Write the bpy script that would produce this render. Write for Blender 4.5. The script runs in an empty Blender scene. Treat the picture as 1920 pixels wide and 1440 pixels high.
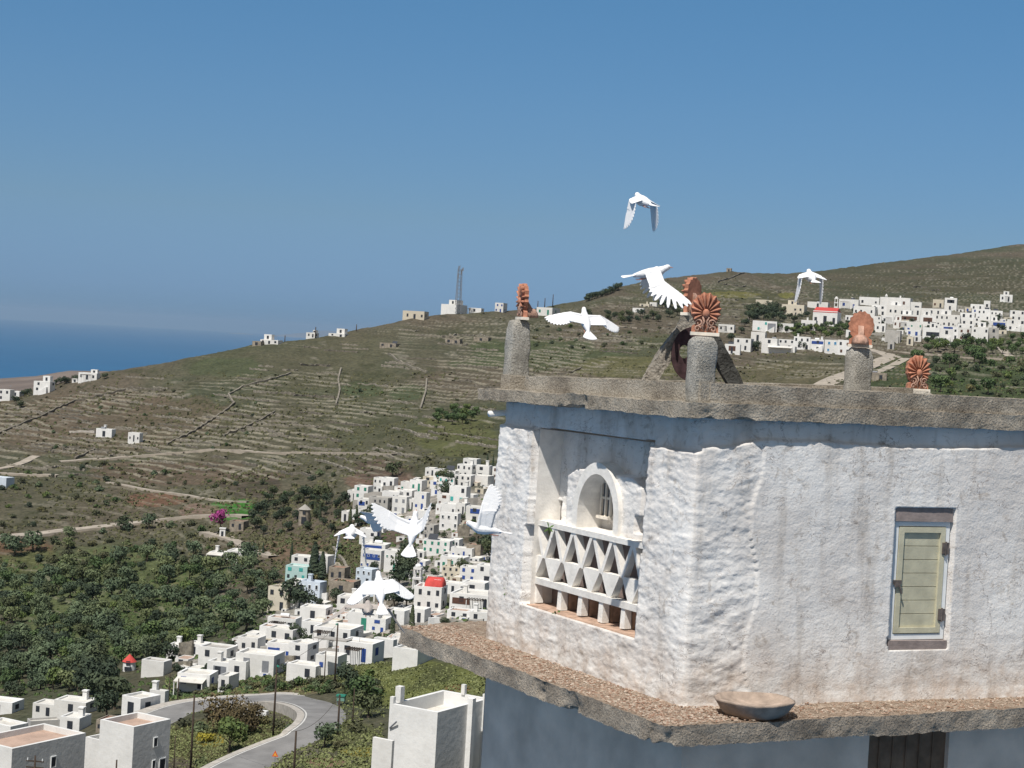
import bpy, bmesh, math, random
import numpy as np
from mathutils import Vector, Matrix, Euler
random.seed(7); RNG = np.random.default_rng(11)
SC = bpy.context.scene
COL = SC.collection
R = math.radians
pi = math.pi

# ------------------------------------------------------------------ camera
F = 3300.0; PITCH = R(1.39); ROLL = R(3.3)
fwd = Vector((0, math.cos(PITCH), -math.sin(PITCH)))
up0 = Vector((0, math.sin(PITCH), math.cos(PITCH)))
cr = Vector((1, 0, 0)) * math.cos(ROLL) + up0 * math.sin(ROLL)
cu = Vector((-1, 0, 0)) * math.sin(ROLL) + up0 * math.cos(ROLL)
cam = bpy.data.cameras.new('camera'); camo = bpy.data.objects.new('camera', cam); COL.objects.link(camo)
M = Matrix.Identity(4)
for i in range(3):
    M[i][0] = cr[i]; M[i][1] = cu[i]; M[i][2] = -fwd[i]
camo.matrix_world = M
cam.lens = F / 1920 * 36; cam.sensor_width = 36; cam.clip_start = 0.5; cam.clip_end = 200000
SC.camera = camo

def ray(px, py):
    return fwd + cr * ((px - 960) / F) - cu * ((py - 720) / F)
FW, CR, CU = np.array(fwd), np.array(cr), np.array(cu)
def rays(px, py):
    return FW + ((px - 960) / F)[..., None] * CR - ((py - 720) / F)[..., None] * CU
def pix(p):
    t = p.dot(fwd); return 960 + F * p.dot(cr) / t, 720 - F * p.dot(cu) / t
def on_z(px, py, z):
    d = ray(px, py); return d * (z / d.z)
def on_plane(px, py, P, n):
    d = ray(px, py); return d * (P.dot(n) / d.dot(n))

# ------------------------------------------------------------------ numpy noise
_P = RNG.random((256, 256))
_P3 = RNG.random((64, 64, 64))
def vnoise(x, y):
    xi = np.floor(x).astype(int); yi = np.floor(y).astype(int)
    fx = x - xi; fy = y - yi
    fx = fx * fx * (3 - 2 * fx); fy = fy * fy * (3 - 2 * fy)
    a = _P[xi & 255, yi & 255]; b = _P[(xi + 1) & 255, yi & 255]
    c = _P[xi & 255, (yi + 1) & 255]; d = _P[(xi + 1) & 255, (yi + 1) & 255]
    return (a * (1 - fx) + b * fx) * (1 - fy) + (c * (1 - fx) + d * fx) * fy - 0.5
def fbm(x, y, o=4):
    s = 0; a = 1.0
    for i in range(o):
        s = s + a * vnoise(x + 37.1 * i, y + 11.7 * i); x = x * 2.03; y = y * 2.03; a *= 0.5
    return s
def vnoise3(p):
    i = np.floor(p).astype(int); f = p - i; f = f * f * (3 - 2 * f)
    r = 0
    for dx in (0, 1):
        wx = f[..., 0] if dx else 1 - f[..., 0]
        for dy in (0, 1):
            wy = f[..., 1] if dy else 1 - f[..., 1]
            for dz in (0, 1):
                wz = f[..., 2] if dz else 1 - f[..., 2]
                r = r + wx * wy * wz * _P3[(i[..., 0] + dx) & 63, (i[..., 1] + dy) & 63, (i[..., 2] + dz) & 63]
    return r - 0.5
def fbm3(p, o=4):
    s = 0; a = 1.0
    for i in range(o):
        s = s + a * vnoise3(p + 17.3 * i); p = p * 2.03; a *= 0.5
    return s

# ------------------------------------------------------------------ object helpers
def tag(o, label=None, cat=None, group=None, kind=None):
    if label: o['label'] = label
    if cat: o['category'] = cat
    if group: o['group'] = group
    if kind: o['kind'] = kind
    return o
def link(name, me, parent=None, loc=None, rz=None):
    o = bpy.data.objects.new(name, me); COL.objects.link(o)
    if parent: o.parent = parent
    if loc is not None: o.location = loc
    if rz is not None: o.rotation_euler = (0, 0, rz)
    return o
def empty(name, loc=(0, 0, 0), rz=0, **k):
    o = bpy.data.objects.new(name, None); COL.objects.link(o); o.location = loc; o.rotation_euler = (0, 0, rz)
    o.empty_display_size = 0.1
    return tag(o, **k)
def mesh(name, verts, faces, mat, smooth=False):
    me = bpy.data.meshes.new(name)
    me.from_pydata([tuple(v) for v in verts], [], faces)
    for m in (mat if isinstance(mat, (list, tuple)) else [mat]): me.materials.append(m)
    if smooth: me.shade_smooth()
    me.update(); return me
def npmesh(name, V, Q, mat, smooth=True):
    me = bpy.data.meshes.new(name)
    V = np.ascontiguousarray(V, dtype=np.float32); Q = np.ascontiguousarray(Q, dtype=np.int32)
    n, k = Q.shape
    me.vertices.add(len(V)); me.vertices.foreach_set('co', V.ravel())
    me.loops.add(n * k); me.loops.foreach_set('vertex_index', Q.ravel())
    me.polygons.add(n); me.polygons.foreach_set('loop_start', np.arange(0, n * k, k, dtype=np.int32))
    me.polygons.foreach_set('use_smooth', np.full(n, smooth))
    me.materials.append(mat); me.update(calc_edges=True); me.validate(); return me
def gridq(nr, nc, wrap=False):
    i = np.arange((nr) * (nc)).reshape(nr, nc)
    if wrap: i = np.concatenate([i, i[:, :1]], 1)
    return np.stack([i[:-1, :-1], i[:-1, 1:], i[1:, 1:], i[1:, :-1]], -1).reshape(-1, 4)
class MB:
    """collects boxes, prisms and tubes into one mesh"""
    def __init__(s): s.v = []; s.f = []
    def add(s, v, f):
        b = len(s.v); s.v += [Vector(x) for x in v]; s.f += [tuple(b + i for i in q) for q in f]; return s
    def box(s, x0, x1, y0, y1, z0, z1):
        return s.add([(x0,y0,z0),(x1,y0,z0),(x1,y1,z0),(x0,y1,z0),(x0,y0,z1),(x1,y0,z1),(x1,y1,z1),(x0,y1,z1)],
                     [(0,3,2,1),(4,5,6,7),(0,1,5,4),(1,2,6,5),(2,3,7,6),(3,0,4,7)])
    def ring(s, rings, cap=True, closed=True):
        n = len(rings[0]); v = [p for r in rings for p in r]; f = []
        for i in range(len(rings) - 1):
            for j in range(n if closed else n - 1):
                k = (j + 1) % n; f.append((i*n+j, i*n+k, (i+1)*n+k, (i+1)*n+j))
        if cap: f.append(tuple(range(n))[::-1]); f.append(tuple(range((len(rings)-1)*n, len(rings)*n)))
        return s.add(v, f)
    def tube(s, pts, rad, n=6):
        pts = [Vector(p) for p in pts]; rings = []
        if not isinstance(rad, (list, tuple)): rad = [rad] * len(pts)
        for i, p in enumerate(pts):
            t = (pts[min(i+1, len(pts)-1)] - pts[max(i-1, 0)]).normalized()
            a = t.orthogonal().normalized() if i == 0 else (a - t * a.dot(t)).normalized()
            b = t.cross(a)
            rings.append([p + (a * math.cos(2*pi*k/n) + b * math.sin(2*pi*k/n)) * rad[i] for k in range(n)])
        return s.ring(rings)
    def prism(s, poly, y0, y1):
        """polygon in x,z extruded along y"""
        return s.ring([[(x, y0, z) for x, z in poly], [(x, y1, z) for x, z in poly]])
    def build(s, name, mat, parent=None, smooth=False, loc=None, rz=None):
        me = mesh(name, s.v, s.f, mat, smooth)
        bm = bmesh.new(); bm.from_mesh(me); bmesh.ops.recalc_face_normals(bm, faces=bm.faces); bm.to_mesh(me); bm.free()
        return link(name, me, parent, loc, rz)

# ------------------------------------------------------------------ materials
def newmat(name, rough=0.9, spec=0.2):
    m = bpy.data.materials.new(name); m.use_nodes = True
    b = m.node_tree.nodes['Principled BSDF']; b.inputs['Roughness'].default_value = rough
    b.inputs['Specular IOR Level'].default_value = spec
    return m, m.node_tree.nodes, m.node_tree.links, b
def rgb(c): return (*c, 1)
def noise_node(N, L, scale, detail=4, rough=0.55, coord='Object', dist=0, vec=None):
    t = N.new('ShaderNodeTexNoise'); t.inputs['Scale'].default_value = scale; t.inputs['Detail'].default_value = detail
    t.inputs['Roughness'].default_value = rough; t.inputs['Distortion'].default_value = dist
    if vec is None:
        c = N.new('ShaderNodeTexCoord'); vec = c.outputs[coord]
    L.new(vec, t.inputs['Vector']); return t
def ramp(N, L, src, stops):
    r = N.new('ShaderNodeValToRGB'); e = r.color_ramp.elements
    while len(e) < len(stops): e.new(0.5)
    for i, (p, c) in enumerate(stops): e[i].position = p; e[i].color = rgb(c) if len(c) == 3 else c
    L.new(src, r.inputs[0]); return r
def mixc(N, L, fac, a, b, mode='MIX'):
    x = N.new('ShaderNodeMix'); x.data_type = 'RGBA'; x.blend_type = mode
    for v, i in ((fac, 0), (a, 6), (b, 7)):
        if isinstance(v, (int, float)): x.inputs[i].default_value = v
        elif isinstance(v, tuple): x.inputs[i].default_value = rgb(v)
        else: L.new(v, x.inputs[i])
    return x.outputs[2]
def bump(N, L, b, src, strength, dist, prev=None):
    n = N.new('ShaderNodeBump'); n.inputs['Strength'].default_value = strength; n.inputs['Distance'].default_value = dist
    L.new(src, n.inputs['Height'])
    if prev: L.new(prev, n.inputs['Normal'])
    L.new(n.outputs[0], b.inputs['Normal']); return n.outputs[0]
W0, W1 = (0, 0, 0), (1, 1, 1)
def simple(name, c, var=0.15, scale=8, rough=0.85, spec=0.2, bmp=0.0, bs=30, coord='Object'):
    m, N, L, b = newmat(name, rough, spec)
    t = noise_node(N, L, scale, 5, coord=coord)
    lo = tuple(x * (1 - var) for x in c); hi = tuple(min(1, x * (1 + var)) for x in c)
    L.new(ramp(N, L, t.outputs[0], [(0.3, lo), (0.7, hi)]).outputs[0], b.inputs['Base Color'])
    if bmp: bump(N, L, b, noise_node(N, L, bs, 5, coord=coord).outputs[0], 0.7, bmp)
    return m
MAT = {}
# old whitewashed plaster of the dovecote
def mat_plaster():
    m, N, L, b = newmat('old_whitewash', 0.92, 0.15)
    big = noise_node(N, L, 1.3, 5, 0.6); med = noise_node(N, L, 7, 6, 0.65, dist=0.6); fine = noise_node(N, L, 40, 5, 0.6)
    c = ramp(N, L, big.outputs[0], [(0.35, (0.66, 0.63, 0.60)), (0.62, (0.80, 0.785, 0.76))]).outputs[0]
    grime = ramp(N, L, med.outputs[0], [(0.33, (0.62, 0.58, 0.54)), (0.42, (0.96, 0.95, 0.94)), (0.7, W1)]).outputs[0]
    c = mixc(N, L, 0.8, c, grime, 'MULTIPLY')
    # flakes where brown stone shows
    fl = noise_node(N, L, 2.1, 6, 0.7, dist=1.5)
    mk = ramp(N, L, fl.outputs[0], [(0.735, W0), (0.755, W1)]).outputs[0]
    c = mixc(N, L, mk, c, (0.33, 0.19, 0.12))
    # rusty earth splashed up from the ledge
    geo = N.new('ShaderNodeNewGeometry'); sep = N.new('ShaderNodeSeparateXYZ'); L.new(geo.outputs['Position'], sep.inputs[0])
    mr = N.new('ShaderNodeMapRange'); mr.inputs[1].default_value = -3.3; mr.inputs[2].default_value = -2.6; mr.inputs[3].default_value = 0.7; mr.inputs[4].default_value = 0.0
    L.new(sep.outputs[2], mr.inputs[0])
    mm = N.new('ShaderNodeMath'); mm.operation = 'MULTIPLY'; L.new(mr.outputs[0], mm.inputs[0])
    st = noise_node(N, L, 5, 5, 0.65); L.new(ramp(N, L, st.outputs[0], [(0.4, W0), (0.65, W1)]).outputs[0], mm.inputs[1])
    c = mixc(N, L, mm.outputs[0], c, (0.46, 0.35, 0.27))
    # hairline cracks
    v = N.new('ShaderNodeTexVoronoi'); v.feature = 'DISTANCE_TO_EDGE'; v.inputs['Scale'].default_value = 2.2
    w = noise_node(N, L, 3, 5, 0.7); tc = N.new('ShaderNodeTexCoord')
    L.new(mixc(N, L, 0.35, tc.outputs['Object'], w.outputs[1]), v.inputs['Vector'])
    gate = noise_node(N, L, 0.9, 2)
    cr_ = ramp(N, L, v.outputs['Distance'], [(0.0, W1), (0.006, W0)]).outputs[0]
    g2 = mixc(N, L, 1.0, cr_, ramp(N, L, gate.outputs[0], [(0.5, W0), (0.56, W1)]).outputs[0], 'MULTIPLY')
    c = mixc(N, L, g2, c, (0.22, 0.18, 0.16))
    # chipped creases running mostly level
    mp = N.new('ShaderNodeMapping'); mp.inputs['Scale'].default_value = (3.2, 3.2, 8.5); L.new(tc.outputs['Object'], mp.inputs[0])
    cn = noise_node(N, L, 1.0, 5, 0.62, dist=1.2, vec=mp.outputs[0])
    gt = noise_node(N, L, 4.0, 3, 0.6)
    cz = mixc(N, L, 1.0, ramp(N, L, cn.outputs[0], [(0.486, W0), (0.5, W1), (0.512, W0)]).outputs[0], ramp(N, L, gt.outputs[0], [(0.5, W0), (0.6, W1)]).outputs[0], 'MULTIPLY')
    c = mixc(N, L, cz, c, (0.30, 0.25, 0.22))
    ms = N.new('ShaderNodeMapping'); ms.inputs['Scale'].default_value = (5.0, 5.0, 0.7); L.new(tc.outputs['Object'], ms.inputs[0])
    sn = noise_node(N, L, 1.0, 5, 0.6, vec=ms.outputs[0])
    c = mixc(N, L, 0.8, c, ramp(N, L, sn.outputs[0], [(0.34, (0.74, 0.71, 0.68)), (0.48, (0.97, 0.965, 0.96)), (0.7, W1)]).outputs[0], 'MULTIPLY')
    L.new(c, b.inputs['Base Color'])
    p = bump(N, L, b, cn.outputs[0], 0.3, 0.007); p = bump(N, L, b, med.outputs[0], 0.3, 0.004, p); bump(N, L, b, fine.outputs[0], 0.8, 0.008, p)
    return m
MAT['plaster'] = mat_plaster()
def mat_concrete(name, c1, c2, c3, scale=1.0, redtop=False):
    m, N, L, b = newmat(name, 0.95, 0.15)
    a = noise_node(N, L, 3*scale, 6, 0.65); v = N.new('ShaderNodeTexVoronoi'); v.inputs['Scale'].default_value = 38*scale
    tc = N.new('ShaderNodeTexCoord'); L.new(tc.outputs['Object'], v.inputs['Vector'])
    f = noise_node(N, L, 55*scale, 5, 0.7)
    c = ramp(N, L, a.outputs[0], [(0.3, c1), (0.5, c2), (0.72, c3)]).outputs[0]
    c = mixc(N, L, 0.55, c, ramp(N, L, f.outputs[0], [(0.36, (0.28, 0.26, 0.24)), (0.52, W1)]).outputs[0], 'MULTIPLY')
    if redtop:
        geo = N.new('ShaderNodeNewGeometry'); sep = N.new('ShaderNodeSeparateXYZ'); L.new(geo.outputs['Normal'], sep.inputs[0])
        r = noise_node(N, L, 9, 6, 0.75, dist=0.8)
        rc = ramp(N, L, r.outputs[0], [(0.32, (0.15, 0.095, 0.065)), (0.5, (0.36, 0.275, 0.205)), (0.66, (0.53, 0.44, 0.35))]).outputs[0]
        g = ramp(N, L, sep.outputs[2], [(0.55, W0), (0.8, W1)]).outputs[0]
        c = mixc(N, L, g, c, rc)
    L.new(c, b.inputs['Base Color'])
    p = bump(N, L, b, v.outputs['Distance'], 0.7, 0.02); bump(N, L, b, f.outputs[0], 1.0, 0.03, p)
    return m
MAT['concrete'] = mat_concrete('weathered_concrete', (0.26, 0.225, 0.18), (0.42, 0.37, 0.30), (0.55, 0.50, 0.42))
MAT['ledge'] = mat_concrete('ledge_concrete', (0.23, 0.20, 0.165), (0.38, 0.33, 0.27), (0.52, 0.46, 0.38), redtop=True)
MAT['pillar'] = mat_concrete('lichen_pillar', (0.30, 0.285, 0.25), (0.50, 0.475, 0.42), (0.66, 0.635, 0.58), 1.2)
MAT['schist'] = mat_concrete('schist', (0.24, 0.21, 0.175), (0.42, 0.38, 0.32), (0.56, 0.52, 0.45), 0.8)
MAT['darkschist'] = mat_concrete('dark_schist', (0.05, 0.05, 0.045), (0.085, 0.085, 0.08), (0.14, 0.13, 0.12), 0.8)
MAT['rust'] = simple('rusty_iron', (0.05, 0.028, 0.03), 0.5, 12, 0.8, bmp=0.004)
MAT['lowerwall'] = simple('lower_plaster', (0.80, 0.66, 0.55), 0.22, 1.6, 0.9, bmp=0.012, bs=9)
MAT['terracotta'] = simple('terracotta', (0.43, 0.195, 0.125), 0.35, 14, 0.85, bmp=0.006, bs=60)
MAT['terracotta_worn'] = simple('worn_terracotta', (0.40, 0.25, 0.19), 0.45, 16, 0.9, bmp=0.01, bs=50)
MAT['lime'] = simple('lime_mortar', (0.70, 0.64, 0.55), 0.15, 12, 0.9, bmp=0.004)
MAT['lattice'] = simple('lattice_whitewash', (0.76, 0.73, 0.68), 0.12, 9, 0.9, bmp=0.006, bs=35)
MAT['sill'] = simple('ochre_stone', (0.45, 0.31, 0.23), 0.35, 10, 0.9, bmp=0.01, bs=40)
MAT['dark'] = simple('dark_opening', (0.035, 0.028, 0.025), 0.3, 5)
MAT['greenpaint'] = simple('pale_green_paint', (0.50, 0.475, 0.35), 0.16, 6, 0.6, 0.3, 0.003, 50)
MAT['whitepaint'] = simple('white_paint', (0.74, 0.76, 0.76), 0.05, 5, 0.55, 0.35)
MAT['mauve'] = simple('mauve_stone', (0.27, 0.225, 0.21), 0.2, 10, 0.9, bmp=0.006)
MAT['metal'] = simple('dark_metal', (0.12, 0.10, 0.09), 0.4, 20, 0.6, 0.5)
MAT['clay'] = simple('clay_basin', (0.33, 0.26, 0.21), 0.3, 9, 0.85, bmp=0.008, bs=40)
MAT['feather'] = simple('white_feathers', (0.76, 0.76, 0.765), 0.04, 20, 0.8, 0.1, 0.004, 90)
MAT['shadefeather'] = simple('shaded_feathers', (0.40, 0.36, 0.33), 0.12, 20, 0.8, 0.1, 0.004, 90)  # darker copy of the white feathers, shade put into the colour
MAT['beak'] = simple('beak', (0.45, 0.22, 0.17), 0.1, 20, 0.5)
MAT['eye'] = simple('eye', (0.02, 0.01, 0.01), 0.1, 5, 0.3, 0.5)
MAT['pipe'] = simple('white_pipe', (0.8, 0.79, 0.76), 0.05, 5, 0.5)
MAT['weed'] = simple('weed_leaves', (0.07, 0.13, 0.03), 0.3, 20)
MAT['wood'] = simple('dark_wood', (0.055, 0.04, 0.03), 0.25, 6)
MAT['asphalt'] = simple('asphalt', (0.20, 0.195, 0.19), 0.22, 0.35, 0.9, coord='Object')
MAT['line'] = simple('road_paint', (0.55, 0.54, 0.51), 0.15, 2)
MAT['kerb'] = simple('kerb_concrete', (0.40, 0.37, 0.33), 0.2, 1.5)
MAT['track'] = simple('dirt_track', (0.33, 0.29, 0.24), 0.2, 0.5)
MAT['rubble'] = simple('dry_stone', (0.21, 0.19, 0.155), 0.4, 1.2, 0.95, bmp=0.15, bs=3)
MAT['rubbledark'] = simple('dark_dry_stone', (0.145, 0.13, 0.105), 0.4, 1.2, 0.95, bmp=0.15, bs=3)
MAT['mwhite'] = None
def mat_house(name, c, dirt=0.5):
    m, N, L, b = newmat(name, 0.9, 0.15)
    t = noise_node(N, L, 0.35, 6, 0.65); s = noise_node(N, L, 1.7, 4, 0.6)
    oi = N.new('ShaderNodeObjectInfo')
    cc = ramp(N, L, t.outputs[0], [(0.36, tuple(x * (1 - 0.22*dirt) for x in c)), (0.56, c)]).outputs[0]
    cc = mixc(N, L, 0.5*dirt, cc, ramp(N, L, s.outputs[0], [(0.3, (0.75, 0.72, 0.68)), (0.5, W1)]).outputs[0], 'MULTIPLY')
    v = ramp(N, L, oi.outputs['Random'], [(0, (0.88, 0.87, 0.85)), (1, W1)]).outputs[0]
    cc = mixc(N, L, 1.0, cc, v, 'MULTIPLY')
    L.new(cc, b.inputs['Base Color'])
    bump(N, L, b, s.outputs[0], 0.35, 0.08)
    return m
MAT['hwhite'] = mat_house('white_walls', (0.77, 0.77, 0.76))
MAT['hcream'] = mat_house('cream_walls', (0.62, 0.57, 0.47))
MAT['hturq'] = mat_house('turquoise_walls', (0.50, 0.70, 0.70))
MAT['hblue'] = mat_house('pale_blue_or_blue_shaded_walls', (0.62, 0.70, 0.80))
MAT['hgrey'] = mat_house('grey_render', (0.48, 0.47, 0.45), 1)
MAT['hstone'] = simple('stone_walls', (0.27, 0.235, 0.19), 0.4, 1.0, 0.95, bmp=0.12, bs=2.5)
MAT['roofw'] = mat_house('white_flat_roof', (0.70, 0.68, 0.63), 1)
MAT['roofg'] = mat_house('grey_flat_roof', (0.42, 0.40, 0.37), 1)
MAT['roofp'] = mat_house('pink_flat_roof', (0.47, 0.34, 0.27), 1)
MAT['roofr'] = simple('red_roof_paint', (0.50, 0.07, 0.06), 0.2, 1.0)
MAT['rooft'] = simple('brown_tile_roof', (0.30, 0.17, 0.12), 0.3, 1.0)
for k, c in dict(glass=(0.03, 0.035, 0.045), blue=(0.03, 0.07, 0.26), green=(0.03, 0.20, 0.14), brown=(0.10, 0.05, 0.035), sky=(0.05, 0.22, 0.42), grey=(0.20, 0.21, 0.23), turq=(0.05, 0.35, 0.33), red=(0.3, 0.03, 0.03)).items():
    MAT['w'+k] = simple('joinery_' + k, c, 0.15, 3, 0.6, 0.3)
def mat_leaf(name, c1, c2):
    m, N, L, b = newmat(name, 0.8, 0.15)
    t = noise_node(N, L, 0.9, 4, 0.7); oi = N.new('ShaderNodeObjectInfo')
    c = ramp(N, L, t.outputs[0], [(0.32, c1), (0.66, c2)]).outputs[0]
    v = ramp(N, L, oi.outputs['Random'], [(0, (0.62, 0.70, 0.72)), (0.4, (0.85, 0.95, 0.95)), (0.75, (1.02, 1.05, 0.95)), (1, (1.28, 1.22, 0.95))]).outputs[0]
    L.new(mixc(N, L, 1.0, c, v, 'MULTIPLY'), b.inputs['Base Color'])
    return m
MAT['olive'] = mat_leaf('olive_leaves', (0.065, 0.085, 0.05), (0.16, 0.19, 0.11))
MAT['darkleaf'] = mat_leaf('dark_leaves', (0.035, 0.048, 0.032), (0.085, 0.10, 0.06))
MAT['freshleaf'] = mat_leaf('fresh_leaves', (0.05, 0.08, 0.035), (0.12, 0.155, 0.06))
MAT['scrub'] = mat_leaf('scrub_leaves', (0.06, 0.062, 0.035), (0.15, 0.14, 0.08))
MAT['drygrass'] = mat_leaf('meadow_grass', (0.13, 0.14, 0.055), (0.26, 0.25, 0.11))
MAT['rustbush'] = mat_leaf('russet_leaves', (0.085, 0.06, 0.035), (0.18, 0.125, 0.06))
MAT['yellowbush'] = mat_leaf('yellow_flowers', (0.20, 0.17, 0.03), (0.42, 0.34, 0.05))
MAT['purple'] = mat_leaf('purple_blossom', (0.18, 0.03, 0.14), (0.34, 0.06, 0.24))
MAT['bark'] = simple('bark', (0.10, 0.08, 0.06), 0.3, 3)
# ------------------------------------------------------------------ light and sky
SUN_AZ, SUN_EL = R(208), R(59)
sd = Vector((math.sin(SUN_AZ) * math.cos(SUN_EL), math.cos(SUN_AZ) * math.cos(SUN_EL), math.sin(SUN_EL)))
sun = bpy.data.lights.new('sun', 'SUN'); suno = bpy.data.objects.new('sun', sun); COL.objects.link(suno)
sun.energy = 4.4; sun.angle = R(0.53); sun.color = (1.0, 0.955, 0.89)
suno.rotation_euler = sd.to_track_quat('Z', 'Y').to_euler()
world = bpy.data.worlds.new('World'); SC.world = world; world.use_nodes = True
N, L = world.node_tree.nodes, world.node_tree.links
sky = N.new('ShaderNodeTexSky'); sky.sky_type = 'NISHITA'; sky.sun_disc = False
sky.sun_elevation = SUN_EL; sky.sun_rotation = SUN_AZ
sky.altitude = 300; sky.air_density = 1.0; sky.dust_density = 0.2; sky.ozone_density = 1.6
hsv = N.new('ShaderNodeHueSaturation'); hsv.inputs['Saturation'].default_value = 1.12
gm = N.new('ShaderNodeGamma'); gm.inputs[1].default_value = 1.0
L.new(sky.outputs[0], hsv.inputs['Color']); L.new(hsv.outputs[0], gm.inputs[0])
tc = N.new('ShaderNodeTexCoord'); sp_ = N.new('ShaderNodeSeparateXYZ'); L.new(tc.outputs['Generated'], sp_.inputs[0])
rp = ramp(N, L, sp_.outputs[2], [(0.0, (0.168, 0.352, 0.815)), (0.02, (0.235, 0.395, 0.815)), (0.067, (0.353, 0.478, 0.68)), (0.13, (0.412, 0.578, 0.74)), (0.2, (0.445, 0.672, 0.80)), (0.33, (0.7, 0.72, 0.72)), (0.6, (1.15, 0.95, 0.75))])
rp2 = ramp(N, L, sp_.outputs[2], [(0.0, (1.20, 0.80, 0.56)), (0.2, (1.30, 0.86, 0.58)), (0.6, (1.45, 1.0, 0.68))])   # whiter half of the sky, towards the sun
ys = N.new('ShaderNodeMapRange'); ys.inputs[1].default_value = 0.05; ys.inputs[2].default_value = -0.45; L.new(sp_.outputs[1], ys.inputs[0])
L.new(mixc(N, L, 1.0, gm.outputs[0], mixc(N, L, ys.outputs[0], rp.outputs[0], rp2.outputs[0]), 'MULTIPLY'), N['Background'].inputs[0]); N['Background'].inputs[1].default_value = 0.085
SC.view_settings.view_transform = 'Standard'; SC.view_settings.look = 'None'
SC.view_settings.exposure = 0.25; SC.view_settings.gamma = 1.0
SC.cycles.use_denoising = True
SC.cycles.max_bounces = 6; SC.cycles.diffuse_bounces = 3; SC.cycles.volume_bounces = 0

# ------------------------------------------------------------------ terrain
RIDGE = [(-600, 775), (0, 737), (60, 729), (120, 716), (203, 697), (312, 679), (406, 660), (469, 647), (594, 633), (669, 618), (724, 607), (764, 598), (827, 590),
         (922, 585), (1000, 579), (1056, 569), (1098, 561), (1160, 537), (1246, 522), (1369, 509), (1464, 514), (1537, 508), (1633, 496), (1745, 482), (1920, 458), (2600, 370)]
TAIL = [(2400, 52), (4200, 20)]
COLS = [
 (-600, [(775,760),(850,560),(1000,420),(1200,320),(1440,190)] + TAIL),
 (0,   [(737,620),(800,545),(860,490),(950,425),(1050,375),(1200,310),(1300,260),(1360,225),(1440,185)] + TAIL),
 (250, [(688,620),(760,560),(860,490),(960,420),(1060,365),(1200,300),(1300,240),(1360,208),(1440,182),(1520,162)] + TAIL),
 (500, [(641,640),(700,580),(800,510),(860,470),(960,400),(1060,345),(1150,300),(1240,250),(1310,215),(1380,190),(1440,172),(1520,150)] + TAIL),
 (700, [(611,680),(700,590),(800,500),(870,430),(930,390),(1000,350),(1080,315),(1150,285),(1200,262),(1255,228),(1330,195),(1440,155),(1520,135)] + TAIL),
 (880, [(587,720),(650,640),(750,540),(820,460),(870,395),(950,355),(1050,318),(1150,283),(1200,258),(1245,212),(1330,175),(1440,135),(1520,112)] + TAIL),
 (1100, [(560,800),(600,700),(650,620),(700,550),(800,460),(1000,340),(1200,240),(1440,100),(2400,28),(4200,16)]),
 (1300, [(515,950),(560,800),(600,690),(650,610),(700,540),(800,440),(1000,330),(1200,230),(1440,100),(2400,28),(4200,16)]),
 (1500, [(512,1100),(560,820),(600,700),(660,590),(720,500),(800,420),(1000,320),(1200,220),(1440,100),(2400,28),(4200,16)]),
 (1700, [(487,1300),(555,850),(600,740),(640,650),(680,560),(740,460),(1000,310),(1200,210),(1440,100),(2400,28),(4200,16)]),
 (1920, [(458,1400),(550,850),(600,730),(640,650),(700,540),(760,450),(1000,310),(1200,210),(1440,100),(2400,28),(4200,16)]),
 (2600, [(370,1500),(550,850),(640,650),(760,450),(1000,310),(1440,100),(2400,28),(4200,16)])]
RX, RY = np.array([r[0] for r in RIDGE], float), np.array([r[1] for r in RIDGE], float)
def ridge(px): return np.interp(px, RX, RY) + 2.0 * fbm(px / 45.0, px * 0 + 3.3, 4)
VS = np.linspace(0, 4.0, 1600)
CX = np.array([c[0] for c in COLS], float)
TAB = []
for cx, pts in COLS:
    r = np.interp(cx, RX, RY); vv = [(p[0] - r) / (1440 - r) for p in pts]
    ld = np.interp(VS, vv, [math.log(p[1]) for p in pts])
    k = np.ones(21) / 21; pad = np.pad(ld, 10, mode='reflect', reflect_type='odd'); TAB.append(np.convolve(pad, k, 'valid'))
TAB = np.array(TAB)
def depth(px, v):
    px = np.clip(px, CX[0], CX[-1]); i = np.clip(np.searchsorted(CX, px) - 1, 0, len(CX) - 2)
    t = (px - CX[i]) / (CX[i+1] - CX[i]); t = t * t * (3 - 2 * t) * 0.6 + t * 0.4
    w = np.clip(v, 0, 3.999) / 4.0 * (len(VS) - 1); j = np.floor(w).astype(int); j = np.minimum(j, len(VS) - 2); f = w - j
    a = TAB[i, j] * (1 - f) + TAB[i, j+1] * f; b = TAB[i+1, j] * (1 - f) + TAB[i+1, j+1] * f
    return np.exp(a * (1 - t) + b * t)
def smooth(a, b, x):
    t = np.clip((x - a) / (b - a), 0, 1); return t * t * (3 - 2 * t)
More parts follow.
